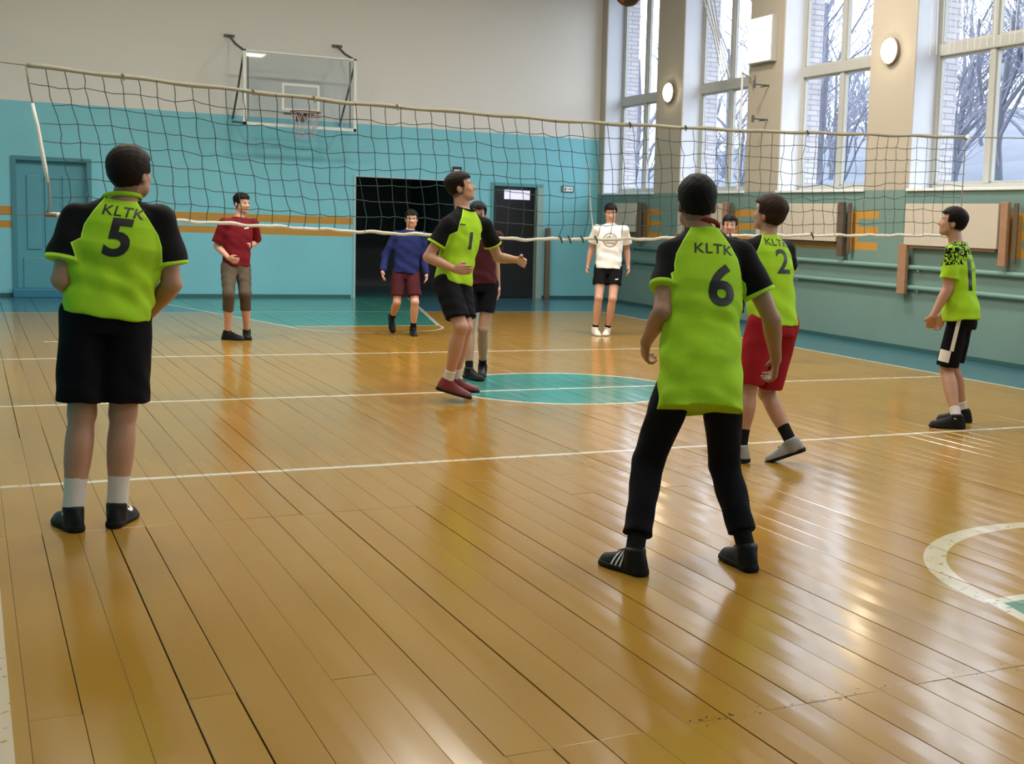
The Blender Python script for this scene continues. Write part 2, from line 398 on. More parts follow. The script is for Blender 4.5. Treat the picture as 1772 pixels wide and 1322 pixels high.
    tor = union([tt]+[(limb(neck-up*.040*s+(-1 if S == 'L' else 1)*xs*.035*s, J['sh'+S]-up*.004, [0, .5, 1], V3(.050, .056, .056)*g), .035) for S in 'LR'], .03)
    sleeves = []; cuffp = []
    for S in 'LR':
        a, b, c = J['sh'+S], J['el'+S], J['wr'+S]
        if K['long']:
            f1 = union([limb(a, b, [0, 1], V3(.064, .056)*g), (limb(b, c, [0, .8, 1], V3(.056, .044, .042)*g), .02)], .02)
            p = b+(c-b)*.97; nrm = unit(c-b)
        else:
            p = a+(b-a)*K['sl']; nrm = unit(b-a); f1 = limb(a, p+nrm*.05, [0, 1], V3(K['r0'], K['r1'])*g)
        sleeves.append(cut(f1, p, nrm)); cuffp.append((p, nrm))
    sl = union(sleeves, .001)
    ph = RNG.uniform(0, 6, 6)
    def shirt_f(P):
        d = smin(tor(P), sl(P), .022)
        t = (P-hip)@up/TL
        fo = np.sin(P@V3(38, 11, 14)+ph[0]+2*np.sin(P@V3(5, 9, 12)+ph[1]))*np.sin(P@V3(-9, 26, 24)+ph[2])+.7*np.sin(P@V3(14, -17, 46)+ph[3]+2*np.sin(P[:, 0]*8+ph[4]))
        amp = K['fold']*np.clip(1.2-t, .35, 1)
        return d+amp*fo
    lo3, hi3 = bounds(hip+up*K['hem']*TL, neck, J['shL'], J['shR'], J['elL'], J['elR'], *((J['wrL'], J['wrR']) if K['long'] else ()), pad=.17)
    Vs, Qs = mesh_sdf(shirt_f, lo3, hi3, vox)
    q = Vs-neck; lx = np.abs(q@xs); lz = q@up
    arm = -.17*s
    fz = np.interp(lz, [arm, -.12*s, -.06*s, 0, .03*s], V3(.150, .138, .105, .068, .055)*g)
    dT, dS = tor(Vs), sl(Vs)
    blk = np.minimum(lx-fz, dT-dS-.010+np.maximum(0, lz-arm+.04)*1.2) if K['raglan'] else np.full(len(Vs), -1.)
    if K.get('camo'): blk = np.minimum(.02+lz-arm*.9, 1.0)-np.clip(.16*s-lx, 0, .1)*.8
    cuff = np.max([np.where((np.linalg.norm(Vs-p, axis=1) < .16) & (dS < dT-.004), (Vs-p)@n_+K['cufft'], -1.) for p, n_ in cuffp], 0) if not K['long'] else np.full(len(Vs), -1.)
    so = np_mesh('shirt', Vs, Qs, shirt, root, {'blk': blk, 'cuff': cuff})
    if K['collar']:
        mb = MB(); yv = unit(np.cross(up, xs)); pts = []
        for i in range(25):
            a = 2*math.pi*i/24; pts.append(neck+up*(.026-.014*math.sin(a)*s)+xs*math.cos(a)*.069*g+yv*math.sin(a)*.069*g)
        mb.tube(pts, .011*s, 8, cap=False); mb.build('collar', K['collar'], so, smooth=True)
    # ---------- shorts / trousers ----------
    KS = dict(frac=.85, r=(.098, .100, .098), top=.16, ank=0., ws=1.); KS.update(short_kw)
    pel = loft(hip, neck, xh, xs, [-.26, -.1, 0, .2], V3(.115, .150, .152, .140)*g*KS['ws'], V3(.095, .118, .118, .105)*g*KS['ws'], t0=-.17, t1=KS['top'])
    legs = [pel]; kneep = []
    for S in 'LR':
        a, b, c = J['hp'+S], J['kn'+S], J['an'+S]
        if KS['ank']:
            e = b+(c-b)*KS['ank']
            f1 = union([limb(a, b, [0, .4, .8, 1], V3(KS['r'][0], KS['r'][1], .074, .070)*g), (limb(b, e+unit(c-b)*.04, [0, .3, .7, 1], V3(.070, .068, KS['r'][2], KS['r'][2]+.002)*g), .02)], .02)
            f1 = cut(f1, e, unit(c-b))
        else:
            p = a+(b-a)*KS['frac']; n_ = unit(unit(b-a)+V3(0, 0, -.6)); f1 = cut(limb(a, p+(b-a)*.25, [0, .4, 1], V3(*KS['r'])*g), p, n_)
        legs.append((f1, .012))
    lg = union(legs, .012)
    def short_f(P):
        fo = np.sin(P@V3(44, 20, 9)+ph[3]+2*np.sin(P[:, 2]*13+ph[2]))*np.sin(P@V3(-12, 30, 17)+ph[5])
        return lg(P)+.0035*fo
    lo4, hi4 = bounds(hip+up*KS['top']*TL, J['hpL'], J['hpR'], J['knL'], J['knR'], *((J['anL'], J['anR']) if KS['ank'] else ()), pad=.15)
    Vp, Qp = mesh_sdf(short_f, lo4, hi4, vox)
    po = np_mesh('trousers' if KS['ank'] else 'shorts', Vp, Qp, shorts, root)
    # ---------- socks, shoes ----------
    shoes = []
    for i, S in enumerate('LR'):
        kn, an = J['kn'+S], J['an'+S]; ty, tp = math.radians(toes[i]), math.radians(toe_pitch[i])
        yv = V3(math.sin(ty)*math.cos(tp), math.cos(ty)*math.cos(tp), -math.sin(tp)); xv = unit(np.cross(yv, (0, 0, 1))); zv = np.cross(xv, yv)
        Rf = np.stack([xv, yv, zv], 1)
        sd = unit(kn-an)
        if sock:
            hh = sock_h[i] if hasattr(sock_h, '__len__') else sock_h
            f1 = cut(limb(an-sd*.008, an+sd*(hh+.03), [0, .5, 1], V3(.041, .041, .046)*g), an+sd*hh, sd)
            lo5, hi5 = bounds(an, an+sd*hh, pad=.09); Vk, Qk = mesh_sdf(f1, lo5, hi5, .006)
            np_mesh('sock', Vk, Qk, sock[i] if isinstance(sock, (list, tuple)) else sock, root)
        k = s*.97
        def shoe_local(P, k=k, Rf=Rf, an=an):
            q = ((P-an)@Rf)/k+V3(0, .072, .088)     # local: y 0 heel .. .285 toe, z 0 ground
            t = np.clip(q[:, 1], .028, .255)
            wx = np.interp(t, [0, .04, .10, .19, .24, .285], [.034, .036, .036, .046, .043, .030])
            ht = np.interp(t, [0, .04, .075, .11, .17, .22, .285], [.092, .106, .108, .100, .076, .062, .046])
            dy = np.maximum(q[:, 1]-.255, .028-q[:, 1]); dy = np.maximum(dy, 0)/.032
            kk = np.sqrt((q[:, 0]/wx)**2+(q[:, 2]/ht)**2+dy**2)
            d = (kk-1)*.036
            return d, q
        def upper(P):
            d, q = shoe_local(P); d = smin(d, np.sqrt(q[:, 0]**2+(q[:, 1]-.068)**2+np.maximum(0, q[:, 2]-.106)**2*9+np.maximum(0, .05-q[:, 2])**2)-.047, .014)
            return smax(d, .016-q[:, 2], .003)*k*.8
        def solef(P):
            d, q = shoe_local(P)
            return smax(smax(d-.0035, q[:, 2]-.024-.006*(q[:, 1] < .09), .003), -q[:, 2]+.0005, .003)*k*.8
        c0 = an+Rf@(V3(0, .07, -.04)*k); lo6, hi6 = c0-.20*k, c0+.20*k
        Vu, Qu = mesh_sdf(upper, lo6, hi6, min(vox, .006)); sh_o = np_mesh('shoe', Vu, Qu, shoe[i] if isinstance(shoe, (list, tuple)) else shoe, root)
        Vo, Qo = mesh_sdf(solef, lo6, hi6, min(vox, .006)); np_mesh('sole', Vo, Qo, sole, sh_o)
        mb = MB()
        for j in range(4):
            yy = .115+.016*j; zz = np.interp(yy, [.075, .11, .17, .22], [.112, .102, .080, .064])+.001
            L0 = lambda x, y, z: an+Rf@((V3(x, y, z)-V3(0, .072, .088))*k)
            mb.tube([L0(-.016, yy, zz-.006), L0(-.006, yy+.003, zz), L0(.006, yy+.003, zz), L0(.016, yy, zz-.006)], .0022*k, 5)
        mb.build('lace', M_sock_w if sole is M_sole_w and shoe is M_shoe_w else M_sock_b, sh_o, smooth=True)
        shoes.append((sh_o, Rf, an, k))
    return dict(root=root, shirt=so, shorts=po, shoes=shoes, base=base, hip=hip, neck=neck, up=up, xs=xs, s=s, body=body, J=J, TL=TL)

def bvh_of(o):
    me = o.data; n = len(me.vertices); co = np.empty(n*3, np.float32); me.vertices.foreach_get('co', co)
    return BVHTree.FromPolygons([Vector(c) for c in co.reshape(-1, 3)], [tuple(p.vertices) for p in me.polygons])
def project(name, V2, F2, target, centre, right, up, out, mat, off=.0015, thick=.001, maxd=.35):
    """press a flat outline onto cloth: cast from outside towards the surface"""
    bt = bvh_of(target); c = V3(*centre); right = unit(right); up = unit(up); out = unit(out); P = []
    for x, y in V2:
        p = c+right*x+up*y+out*maxd
        h, n, i, d = bt.ray_cast(Vector(p), Vector(-out), maxd*2)
        P.append(None if h is None else np.array(h+n*off))
    F2 = [f for f in F2 if all(P[i] is not None for i in f)]
    used = sorted({i for f in F2 for i in f}); mp = {i: j for j, i in enumerate(used)}
    return mesh(name, [P[i] for i in used], [[mp[i] for i in f] for f in F2], mat, target)
def dense(V, F, step):
    bm = bmesh.new(); vs = [bm.verts.new((x, y, 0)) for x, y in V]
    for f in F:
        try: bm.faces.new([vs[i] for i in f])
        except ValueError: pass
    bmesh.ops.triangulate(bm, faces=bm.faces[:])
    for _ in range(5):
        e = [e for e in bm.edges if e.calc_length() > step]
        if not e: break
        bmesh.ops.subdivide_edges(bm, edges=e, cuts=1); bmesh.ops.triangulate(bm, faces=bm.faces[:])
    bm.verts.ensure_lookup_table(); bm.verts.index_update()
    r = [(v.co.x, v.co.y) for v in bm.verts], [[v.index for v in f.verts] for f in bm.faces]; bm.free(); return r
def text_shape(txt, h, bold=.02, spacing=1.1, step=.02, narrow=1.):
    cu = bpy.data.curves.new('t', 'FONT'); cu.body = txt; cu.size = 1; cu.align_x = 'CENTER'; cu.align_y = 'CENTER'; cu.offset = bold; cu.space_character = spacing; cu.resolution_u = 4
    o = bpy.data.objects.new('t', cu); COL.objects.link(o); dg = bpy.context.evaluated_depsgraph_get(); me = o.evaluated_get(dg).to_mesh()
    V = [(v.co.x, v.co.y) for v in me.vertices]; F = [list(p.vertices) for p in me.polygons]
    ys = [v[1] for v in V]; xs = [v[0] for v in V]; k = h/(max(ys)-min(ys)); cx, cy = (max(xs)+min(xs))/2, (max(ys)+min(ys))/2
    V = [((x-cx)*k*narrow, (y-cy)*k) for x, y in V]
    o.evaluated_get(dg).to_mesh_clear(); bpy.data.objects.remove(o); bpy.data.curves.remove(cu)
    return dense(V, F, step)
def chest(p, side, dx, dz, V2, F2, name, mat, ang=0., tgt='shirt'):
    """print on the shirt; side -1 back, +1 front; dx to the wearer's right, dz below the neck"""
    fv = unit(np.cross(p['up'], p['xs'])); c = p['neck']-p['up']*dz+p['xs']*dx
    r = p['xs'] if side < 0 else -p['xs']; a = math.radians(ang)
    r2 = r*math.cos(a)+p['up']*math.sin(a); u2 = p['up']*math.cos(a)-r*math.sin(a)
    return project(name, V2, F2, p[tgt], c, r2, u2, fv*side, mat)

# ================= the hall =================
YB, YF, XL, ZC = 22.1, -2.4, -1.5, 6.3
ANG = .028                                    # the window wall runs very slightly askew
MW = Matrix.Translation((9.834, 0, 0)) @ Matrix(((math.cos(ANG), math.sin(ANG), 0, 0), (-math.sin(ANG), math.cos(ANG), 0, 0), (0, 0, 1, 0), (0, 0, 0, 1)))
def WP(u, d=0, z=0): return MW @ Vector((d, u, z))    # u along the window wall, d outwards

# ---- floor paint: ochre boards, blue margins, green key and circle, white lines ----
m_floor, nt, b = new_mat('painted_floor')
geo = NN(nt, 'ShaderNodeNewGeometry'); sp = NN(nt, 'ShaderNodeSeparateXYZ'); nt.links.new(geo.outputs['Position'], sp.inputs[0])
PX, PY = X(nt, sp.outputs[0]), X(nt, sp.outputs[1])
def line(d, h): return d.ab().lt(h)           # distance field -> stripe
side = PX-(PY-9.0)*.021-8.80                   # right side line
blue = side.gt(0).mx(PY.gt(18.87)).mx(PX.lt(.03)).mx(PY.lt(1.2))
def circ(cx, cy): return ((PX-cx)*(PX-cx)+(PY-cy)*(PY-cy)).sqrt()
c0 = circ(4.53, 10.17)
def key(Y0, sgn, Yb):                         # trapezoid: front edge at Y0, widening to the base line
    t = (PY-Y0)*sgn; hw = t*.235+.98
    e = (PX-4.52).ab()-hw
    return t, e
t1, e1 = key(16.45, 1, YB); t2, e2 = key(3.72, -1, YF)
green = c0.lt(1.03).mx(t1.gt(0)*e1.lt(0)*PY.lt(22.2)).mx(t2.gt(0)*e2.lt(0)*PY.gt(-2.4))
W = line(c0-1.03, .026)
inx = PX.gt(.03)*side.lt(.03)
for y0, hh in ((7.2, .027), (10.09, .028), (13.17, .032), (18.87, .02), (1.2, .03)): W = W.mx(line(PY-y0, hh)*inx)
W = W.mx(line(side, .024)*PY.btw(1.2, 18.9)).mx(line(PX-.045, .034)*PY.btw(1.2, 18.9))
for t, e in ((t1, e1), (t2, e2)):
    W = W.mx(line(t, .03)*e.lt(.03)).mx(line(e, .028)*t.gt(0)*t.lt(5.7))
W = W.mx(line(circ(4.52, 16.45)-.98, .02)*PY.lt(16.45)).mx(line(circ(4.52, 3.72)-.98, .05)*PY.gt(3.72)*.75)
tc = NN(nt, 'ShaderNodeTexCoord')
stretch = NN(nt, 'ShaderNodeMapping'); stretch.inputs['Scale'].default_value = (3.2, .35, 1); nt.links.new(geo.outputs['Position'], stretch.inputs[0])
n1 = NN(nt, 'ShaderNodeTexNoise', Scale=2.0, Detail=5.0, Roughness=.6); nt.links.new(stretch.outputs[0], n1.inputs['Vector'])
n2 = NN(nt, 'ShaderNodeTexNoise', Scale=.7, Detail=3.0); nt.links.new(geo.outputs['Position'], n2.inputs['Vector'])
oi = NN(nt, 'ShaderNodeObjectInfo')
wood = mixc(nt, n1.outputs['Fac'], (.31, .165, .022), (.40, .225, .034))
wood = mixc(nt, X(nt, n2.outputs['Fac'])*.5, wood, (.35, .19, .024))
wood = mixc(nt, X(nt, oi.outputs['Random'])*.22, wood, (.27, .125, .022))
c = mixc(nt, blue, wood, (.042, .140, .185))
c = mixc(nt, green, c, (.045, .23, .185))
n3 = NN(nt, 'ShaderNodeTexNoise', Scale=26.0, Detail=4.0); nt.links.new(geo.outputs['Position'], n3.inputs['Vector'])
worn = X(nt, n3.outputs['Fac']).gt(.36)*.9
c = mixc(nt, W*worn*(PX.gt(.3)*.35+.65), c, (.66, .63, .53))
# dirt and chipped spots near the board ends
n4 = NN(nt, 'ShaderNodeTexNoise', Scale=38.0, Detail=2.0); nt.links.new(geo.outputs['Position'], n4.inputs['Vector'])
chip = X(nt, n4.outputs['Fac']).gt(.665)*line(PY-3.10, .04)*PX.gt(1.8)
c = mixc(nt, chip, c, (.05, .03, .02))
nt.links.new(c, b.inputs['Base Color'])
rg = NN(nt, 'ShaderNodeMapRange'); nt.links.new(n1.outputs['Fac'], rg.inputs[0]); rg.inputs[3].default_value = .12; rg.inputs[4].default_value = .22
nt.links.new(rg.outputs[0], b.inputs['Roughness']); b.inputs['Specular IOR Level'].default_value = .5
b.inputs['Coat Weight'].default_value = .04; b.inputs['Coat Roughness'].default_value = .09
wv = NN(nt, 'ShaderNodeMapping'); wv.inputs['Scale'].default_value = (7, 1.1, 1); nt.links.new(geo.outputs['Position'], wv.inputs[0])
n5 = NN(nt, 'ShaderNodeTexNoise', Scale=1.0, Detail=.8); nt.links.new(wv.outputs[0], n5.inputs['Vector'])
bp = NN(nt, 'ShaderNodeBump', Strength=.5, Distance=.0045); nt.links.new(n5.outputs['Fac'], bp.inputs['Height'])
nt.links.new(bp.outputs[0], b.inputs['Normal']); nt.links.new(bp.outputs[0], b.inputs['Coat Normal'])

M_dark = simple('dark_gap', (.03, .018, .010), .9)
floor = empty('floor'); tag(floor, kind='structure')
fb = MB(); fb.box(XL-.3, 11.2, YF-.3, YB+5, -.12, -.030); fb.build('subfloor', M_dark, floor)
PW = .140; rows = []
x = .12-PW*12
rr = random.Random(3)
while x < 10.75: rows.append(x); x += PW
board_me = {}
def board_mesh(L, gap):
    k = (round(L, 2), gap)
    if k not in board_me:
        mb = MB(); w_ = PW-gap; b_ = .0004+gap*.35; V = []
        xs_ = [0, b_, w_/2, w_-b_, w_]; zs_ = [-b_, 0, .0006, 0, -b_]
        for y_, dz in ((0, -b_), (b_, 0), (L-.002-b_, 0), (L-.002, -b_)):
            V += [(a, y_, z_+dz) for a, z_ in zip(xs_, zs_)]
        F = [(j*5+i, j*5+i+1, (j+1)*5+i+1, (j+1)*5+i) for j in range(3) for i in range(4)]
        n = len(V); V += [(0, 0, -.028), (w_, 0, -.028), (w_, L-.002, -.028), (0, L-.002, -.028)]
        F += [(n, n+1, 4, 3, 2, 1, 0), (n+1, n+2, 19, 14, 9, 4), (n+2, n+3, 15, 16, 17, 18, 19), (n+3, n, 0, 5, 10, 15)]
        me = bpy.data.meshes.new('plank'); me.from_pydata(V, [], F); me.update(); me.materials.append(m_floor); board_me[k] = me
    return board_me[k]
planks = []
for i, x in enumerate(rows):
    brk = [YF, .1, 3.10 if i % 3 else 3.85 if 20 > i else 3.10, 6.10 if x < 1.9 or i % 2 else 6.6, 9.2 if i % 2 else 8.7, 12.2, 15.3 if i % 2 else 14.8, 18.3, YB+.45 if 5.8 < x < 9.4 else YB-.0]
    for y0, y1 in zip(brk, brk[1:]):
        planks.append((x, y0, y1, rr.gauss(0, .0005), rr.gauss(0, .0050), rr.choice((.0008, .0010, .0016, .0028, .0046))))
    if 5.8 < x < 9.4: planks.append((x, YB+.45, YB+3.9, 0, 0, .001))
def vis(p):
    # nearest, largest ones in the picture first
    cx, cy = p[0]-0, (p[1]+p[2])/2
    d = Vector((cx, max(cy, p[1]+.2)+0, -1.43)); dep = d.x*F_[0]+max(p[2], .1)*F_[1]+.16
    px = 2227.8*((p[0])*R_[0]+cy*R_[1])/max(.3, cx*F_[0]+cy*F_[1])+1149
    return dep if p[2] > 2.6 and -250 < px < 2000 else 900+abs(px)
planks.sort(key=vis)
for k, (x, y0, y1, dz, tilt, pit) in enumerate(planks[:298]):
    o = bpy.data.objects.new('plank', board_mesh(y1-y0, pit)); link(o, floor); o.location = (x, y0, min(dz, .0006)-.001); o.rotation_euler = (0, tilt, 0)
rest = MB()
for x, y0, y1, dz, tilt, pit in planks[298:]:
    me = board_mesh(y1-y0, pit); Mx = Matrix.Translation((x, y0, -.001)) @ Matrix.Rotation(tilt*.6, 4, 'Y')
    rest.add([Mx @ v.co for v in me.vertices], [tuple(p.vertices) for p in me.polygons])
tag(rest.build('planks_beyond', m_floor, floor), kind='stuff')

# ---- wall paint ----
def wall_paint(name, lower, upper, zsplit, stripes, edge=.004, rough=.55):
    m, nt, b = new_mat(name); b.inputs['Roughness'].default_value = rough; b.inputs['Specular IOR Level'].default_value = .35
    geo = NN(nt, 'ShaderNodeNewGeometry'); sp = NN(nt, 'ShaderNodeSeparateXYZ'); nt.links.new(geo.outputs['Position'], sp.inputs[0])
    x, y, z = (X(nt, sp.outputs[i]) for i in range(3))
    nz = NN(nt, 'ShaderNodeTexNoise', Scale=1.3, Detail=5.0); nt.links.new(geo.outputs['Position'], nz.inputs['Vector'])
    n8 = NN(nt, 'ShaderNodeTexNoise', Scale=14.0, Detail=3.0); nt.links.new(geo.outputs['Position'], n8.inputs['Vector'])
    lo = mixc(nt, nz.outputs['Fac'], [q*.9 for q in lower], [q*1.1 for q in lower]); up = mixc(nt, nz.outputs['Fac'], [q*.96 for q in upper], upper)
    zz = z+(X(nt, n8.outputs['Fac'])-.5)*edge
    c = mixc(nt, zz.gt(zsplit), lo, up)
    for f in stripes(x, y, z): c = mixc(nt, f, c, (.52, .26, .045))
    nt.links.new(c, b.inputs['Base Color'])
    bp = NN(nt, 'ShaderNodeBump', Strength=.15, Distance=.01); nt.links.new(n8.outputs['Fac'], bp.inputs['Height']); nt.links.new(bp.outputs[0], b.inputs['Normal'])
    return m
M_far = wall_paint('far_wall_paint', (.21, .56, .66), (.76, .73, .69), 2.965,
    lambda x, y, z: [(z.btw(1.25, 1.375)).mx(z.btw(1.045, 1.155))*(x.lt(.66).mx(x.btw(1.95, 5.83)))])
def win_stripes(x, y, z):
    t = (y-10.12).mod(3.08)
    return [(z.btw(1.6, 1.7)).mx(z.btw(1.4, 1.5)).mx(z.btw(1.2, 1.3))*t.btw(0, 3.3)*y.gt(13.15)*0 + (z.btw(1.6, 1.7)).mx(z.btw(1.4, 1.5)).mx(z.btw(1.2, 1.3))*t.btw(.02, .62)*y.gt(9), z.btw(1.2, 1.7)*t.btw(.46, .66)*y.gt(9), z.btw(1.2, 1.28)*t.btw(.6, 2.0)*y.gt(13)]
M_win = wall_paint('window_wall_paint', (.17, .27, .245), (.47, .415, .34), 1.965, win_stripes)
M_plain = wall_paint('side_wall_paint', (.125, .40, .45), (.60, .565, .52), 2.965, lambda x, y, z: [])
M_reveal = simple('reveal_white', (.62, .65, .72), .6, scale=3)
M_ceil = simple('ceiling_white', (.72, .70, .66), .8, scale=1)
M_upvc = simple('window_frame_white', (.46, .46, .43), .4, scale=4, var=.03)
M_upvc2 = simple('sill_white', (.80, .82, .84), .35, scale=4, var=.03)

# far wall with three openings
DO = [(.68, 1.66, 2.08), (5.87, 7.85, 2.08), (8.37, 9.30, 2.05)]
mb = MB(); xs0 = XL-.3
for a, c_, h in DO:
    mb.box(xs0, a, YB, YB+.35, -.1, ZC); mb.box(a, c_, YB, YB+.35, h, ZC); xs0 = c_
mb.box(xs0, 11.07, YB, YB+.35, -.1, ZC)
tag(mb.build('wall_back', M_far), kind='structure')
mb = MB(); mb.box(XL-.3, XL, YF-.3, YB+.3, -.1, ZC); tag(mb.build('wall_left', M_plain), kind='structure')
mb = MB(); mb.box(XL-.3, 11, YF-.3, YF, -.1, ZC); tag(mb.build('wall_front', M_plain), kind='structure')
mb = MB(); mb.box(XL-.3, 11.6, YF-.3, YB+.35, ZC, ZC+.2); tag(mb.build('ceiling', M_ceil), kind='structure')
# store rooms behind the openings
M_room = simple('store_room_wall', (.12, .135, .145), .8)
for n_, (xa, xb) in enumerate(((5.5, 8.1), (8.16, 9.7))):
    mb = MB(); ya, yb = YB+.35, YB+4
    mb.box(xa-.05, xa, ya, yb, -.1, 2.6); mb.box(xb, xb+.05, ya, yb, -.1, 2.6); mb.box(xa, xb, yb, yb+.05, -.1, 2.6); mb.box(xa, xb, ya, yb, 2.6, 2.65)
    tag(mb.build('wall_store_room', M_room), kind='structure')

# ---- window wall ----
WS = [(19.74, 21.87), (16.65, 18.78), (13.57, 15.70), (10.50, 12.65), (7.42, 9.55), (4.34, 6.47), (1.26, 3.39), (-1.82, .31)]
ZS, ZT, TH = 1.975, 5.75, .66
wall = empty('wall_right', mat=MW.copy()); tag(wall, kind='structure')
def wbox(name, m, u0, u1, d0, d1, z0, z1, parent, bev=0):
    b_ = MB(); b_.box(d0, d1, u0, u1, z0, z1, bev); o = b_.build(name, m, parent); return o
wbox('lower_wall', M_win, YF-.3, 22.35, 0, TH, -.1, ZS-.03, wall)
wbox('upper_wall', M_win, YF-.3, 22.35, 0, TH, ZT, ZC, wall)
edges = [22.35]+[v for w_ in WS for v in (w_[1], w_[0])]+[YF-.3]
M_brick, nt, b = new_mat('white_brick')
tc = NN(nt, 'ShaderNodeTexCoord'); mp = NN(nt, 'ShaderNodeMapping'); mp.inputs['Rotation'].default_value = (math.pi/2, 0, 0); nt.links.new(tc.outputs['Object'], mp.inputs[0])
bk = NN(nt, 'ShaderNodeTexBrick', Scale=1.0); bk.inputs['Color1'].default_value = (.62, .58, .60, 1); bk.inputs['Color2'].default_value = (.54, .50, .53, 1); bk.inputs['Mortar'].default_value = (.36, .34, .36, 1)
bk.inputs['Brick Width'].default_value = .25; bk.inputs['Row Height'].default_value = .075; bk.inputs['Mortar Size'].default_value = .008
nt.links.new(mp.outputs[0], bk.inputs['Vector']); nt.links.new(bk.outputs['Color'], b.inputs['Base Color']); b.inputs['Roughness'].default_value = .9
bp = NN(nt, 'ShaderNodeBump', Strength=.6, Distance=.01); nt.links.new(bk.outputs['Fac'], bp.inputs['Height']); bp.invert = True; nt.links.new(bp.outputs[0], b.inputs['Normal'])
for i in range(0, len(edges), 2):
    wbox('pier', M_win, edges[i+1], edges[i], 0, .02, ZS-.03, ZT, wall)
    wbox('pier_core', M_reveal, edges[i+1], edges[i], .02, .40, ZS-.03, ZT, wall)
    wbox('pier_brick', M_brick, edges[i+1], edges[i], .40, TH, ZS-.03, ZT, wall)
M_glass, nt, b = new_mat('window_glass')
nt.nodes.remove(b); out = nt.nodes['Material Output']; tr = NN(nt, 'ShaderNodeBsdfTransparent'); gl = NN(nt, 'ShaderNodeBsdfGlossy', Roughness=.02); mx = NN(nt, 'ShaderNodeMixShader')
mx.inputs[0].default_value = .05; tr.inputs[0].default_value = (.92, .95, .97, 1); nt.links.new(tr.outputs[0], mx.inputs[1]); nt.links.new(gl.outputs[0], mx.inputs[2]); nt.links.new(mx.outputs[0], out.inputs[0])
for n_, (u0, u1) in enumerate(WS):
    r = empty('window_%d' % (n_+1), mat=MW.copy()); tag(r, kind='structure')
    d0, d1 = .33, .40; zt = 3.66; um = u0+(u1-u0)*.52
    f = MB(); e = .065
    for a0, a1, z0, z1 in ((u0, u0+e, ZS, ZT), (u1-e, u1, ZS, ZT), (u0, u1, ZS, ZS+.07), (u0, u1, ZT-e, ZT)): f.box(d0, d1, a0, a1, z0, z1)
    f.build('window_frame', M_upvc, r)
    wbox('transom', M_upvc, u0+e, u1-e, d0-.03, d1, zt-.07, zt+.07, r, .01)
    for z0, z1 in ((ZS+.07, zt-.07), (zt+.07, ZT-e)):
        wbox('mullion', M_upvc, um-.05, um+.05, d0-.01, d1, z0, z1, r, .008)
        for a0, a1 in ((u0+e, um-.05), (um+.05, u1-e)):
            wbox('pane', M_glass, a0, a1, .362, .368, z0, z1, r)
            s_ = MB(); t_ = .028
            for b0, b1, y0, y1 in ((a0, a0+t_, z0, z1), (a1-t_, a1, z0, z1), (a0, a1, z0, z0+t_), (a0, a1, z1-t_, z1)): s_.box(.345, .39, b0, b1, y0, y1)
            s_.build('sash', M_upvc, r)
    wbox('sill', M_upvc2, u0-.02, u1+.02, -.03, .35, ZS-.03, ZS+.004, r, .006)
    wbox('outer_sill', M_upvc, u0, u1, .40, TH+.06, ZS-.03, ZS+.02, r)
    # daylight portal: guides sampling of the sky through this opening
    la = bpy.data.lights.new('sky_portal', 'AREA'); la.shape = 'RECTANGLE'; la.size = u1-u0; la.size_y = ZT-ZS; la.cycles.is_portal = True
    lo_ = link(bpy.data.objects.new('sky_portal', la)); lo_.matrix_world = MW @ Matrix.Translation((TH+.05, (u0+u1)/2, (ZS+ZT)/2)) @ Matrix.Rotation(math.pi/2, 4, 'Y') @ Matrix.Rotation(math.pi/2, 4, 'Z')
# baseboards
M_base = simple('baseboard_teal', (.03, .13, .15), .5)
mb = MB()
for a, c_ in ((XL, .60), (1.75, 5.80), (7.9, 8.32), (9.36, 10.6)): mb.box(a, c_, YB-.02, YB, 0, .05)
tag(mb.build('baseboard_back', M_base), kind='structure')
o = wbox('baseboard_right', simple('baseboard_green', (.035, .10, .10), .5), YF, 22.2, -.018, 0, 0, .05, None); o.matrix_world = MW.copy(); tag(o, kind='structure')

# ================= doors and far-wall fittings =================
M_door = simple('door_blue', (.085, .32, .40), .4, scale=4); M_door_d = simple('door_frame_teal', (.05, .22, .28), .45)
d = empty('door_1', (.68, YB, 0)); tag(d, kind='structure')
f = MB(); f.box(-.07, .0, -.03, -.001, 0, 2.08); f.box(.98, 1.05, -.03, -.001, 0, 2.08); f.box(-.07, 1.05, -.03, -.001, 2.08, 2.14); f.build('door_frame', M_door_d, d)
f = MB(); f.box(0, .98, .10, .15, 0, 2.08); f.build('door_leaf', M_door, d)
for a in range(3):
    f = MB(); f.box(.14+.25*a, .14+.25*a+.20, .078, .10, .72, 1.86, .012); f.build('panel', M_door, d)
f = MB(); f.box(.08, .90, .085, .10, .12, .60, .01); f.build('kick_panel', M_door, d)
f = MB(); f.box(.84, .90, .06, .10, 1.0, 1.14, .008); f.tube([(.87, .075, 1.06), (.87, .03, 1.06), (.76, .03, 1.06)], .010, 8); f.build('door_handle', simple('brass', (.45, .36, .2), .3, .8), d)
f = MB(); f.box(.60, 1.9, YB-.26, YB-.022, 0, .13, .01); st = f.build('door_step', simple('step_blue', (.03, .19, .30), .4)); tag(st, 'blue painted wooden step on the floor below the blue panelled door', 'step')
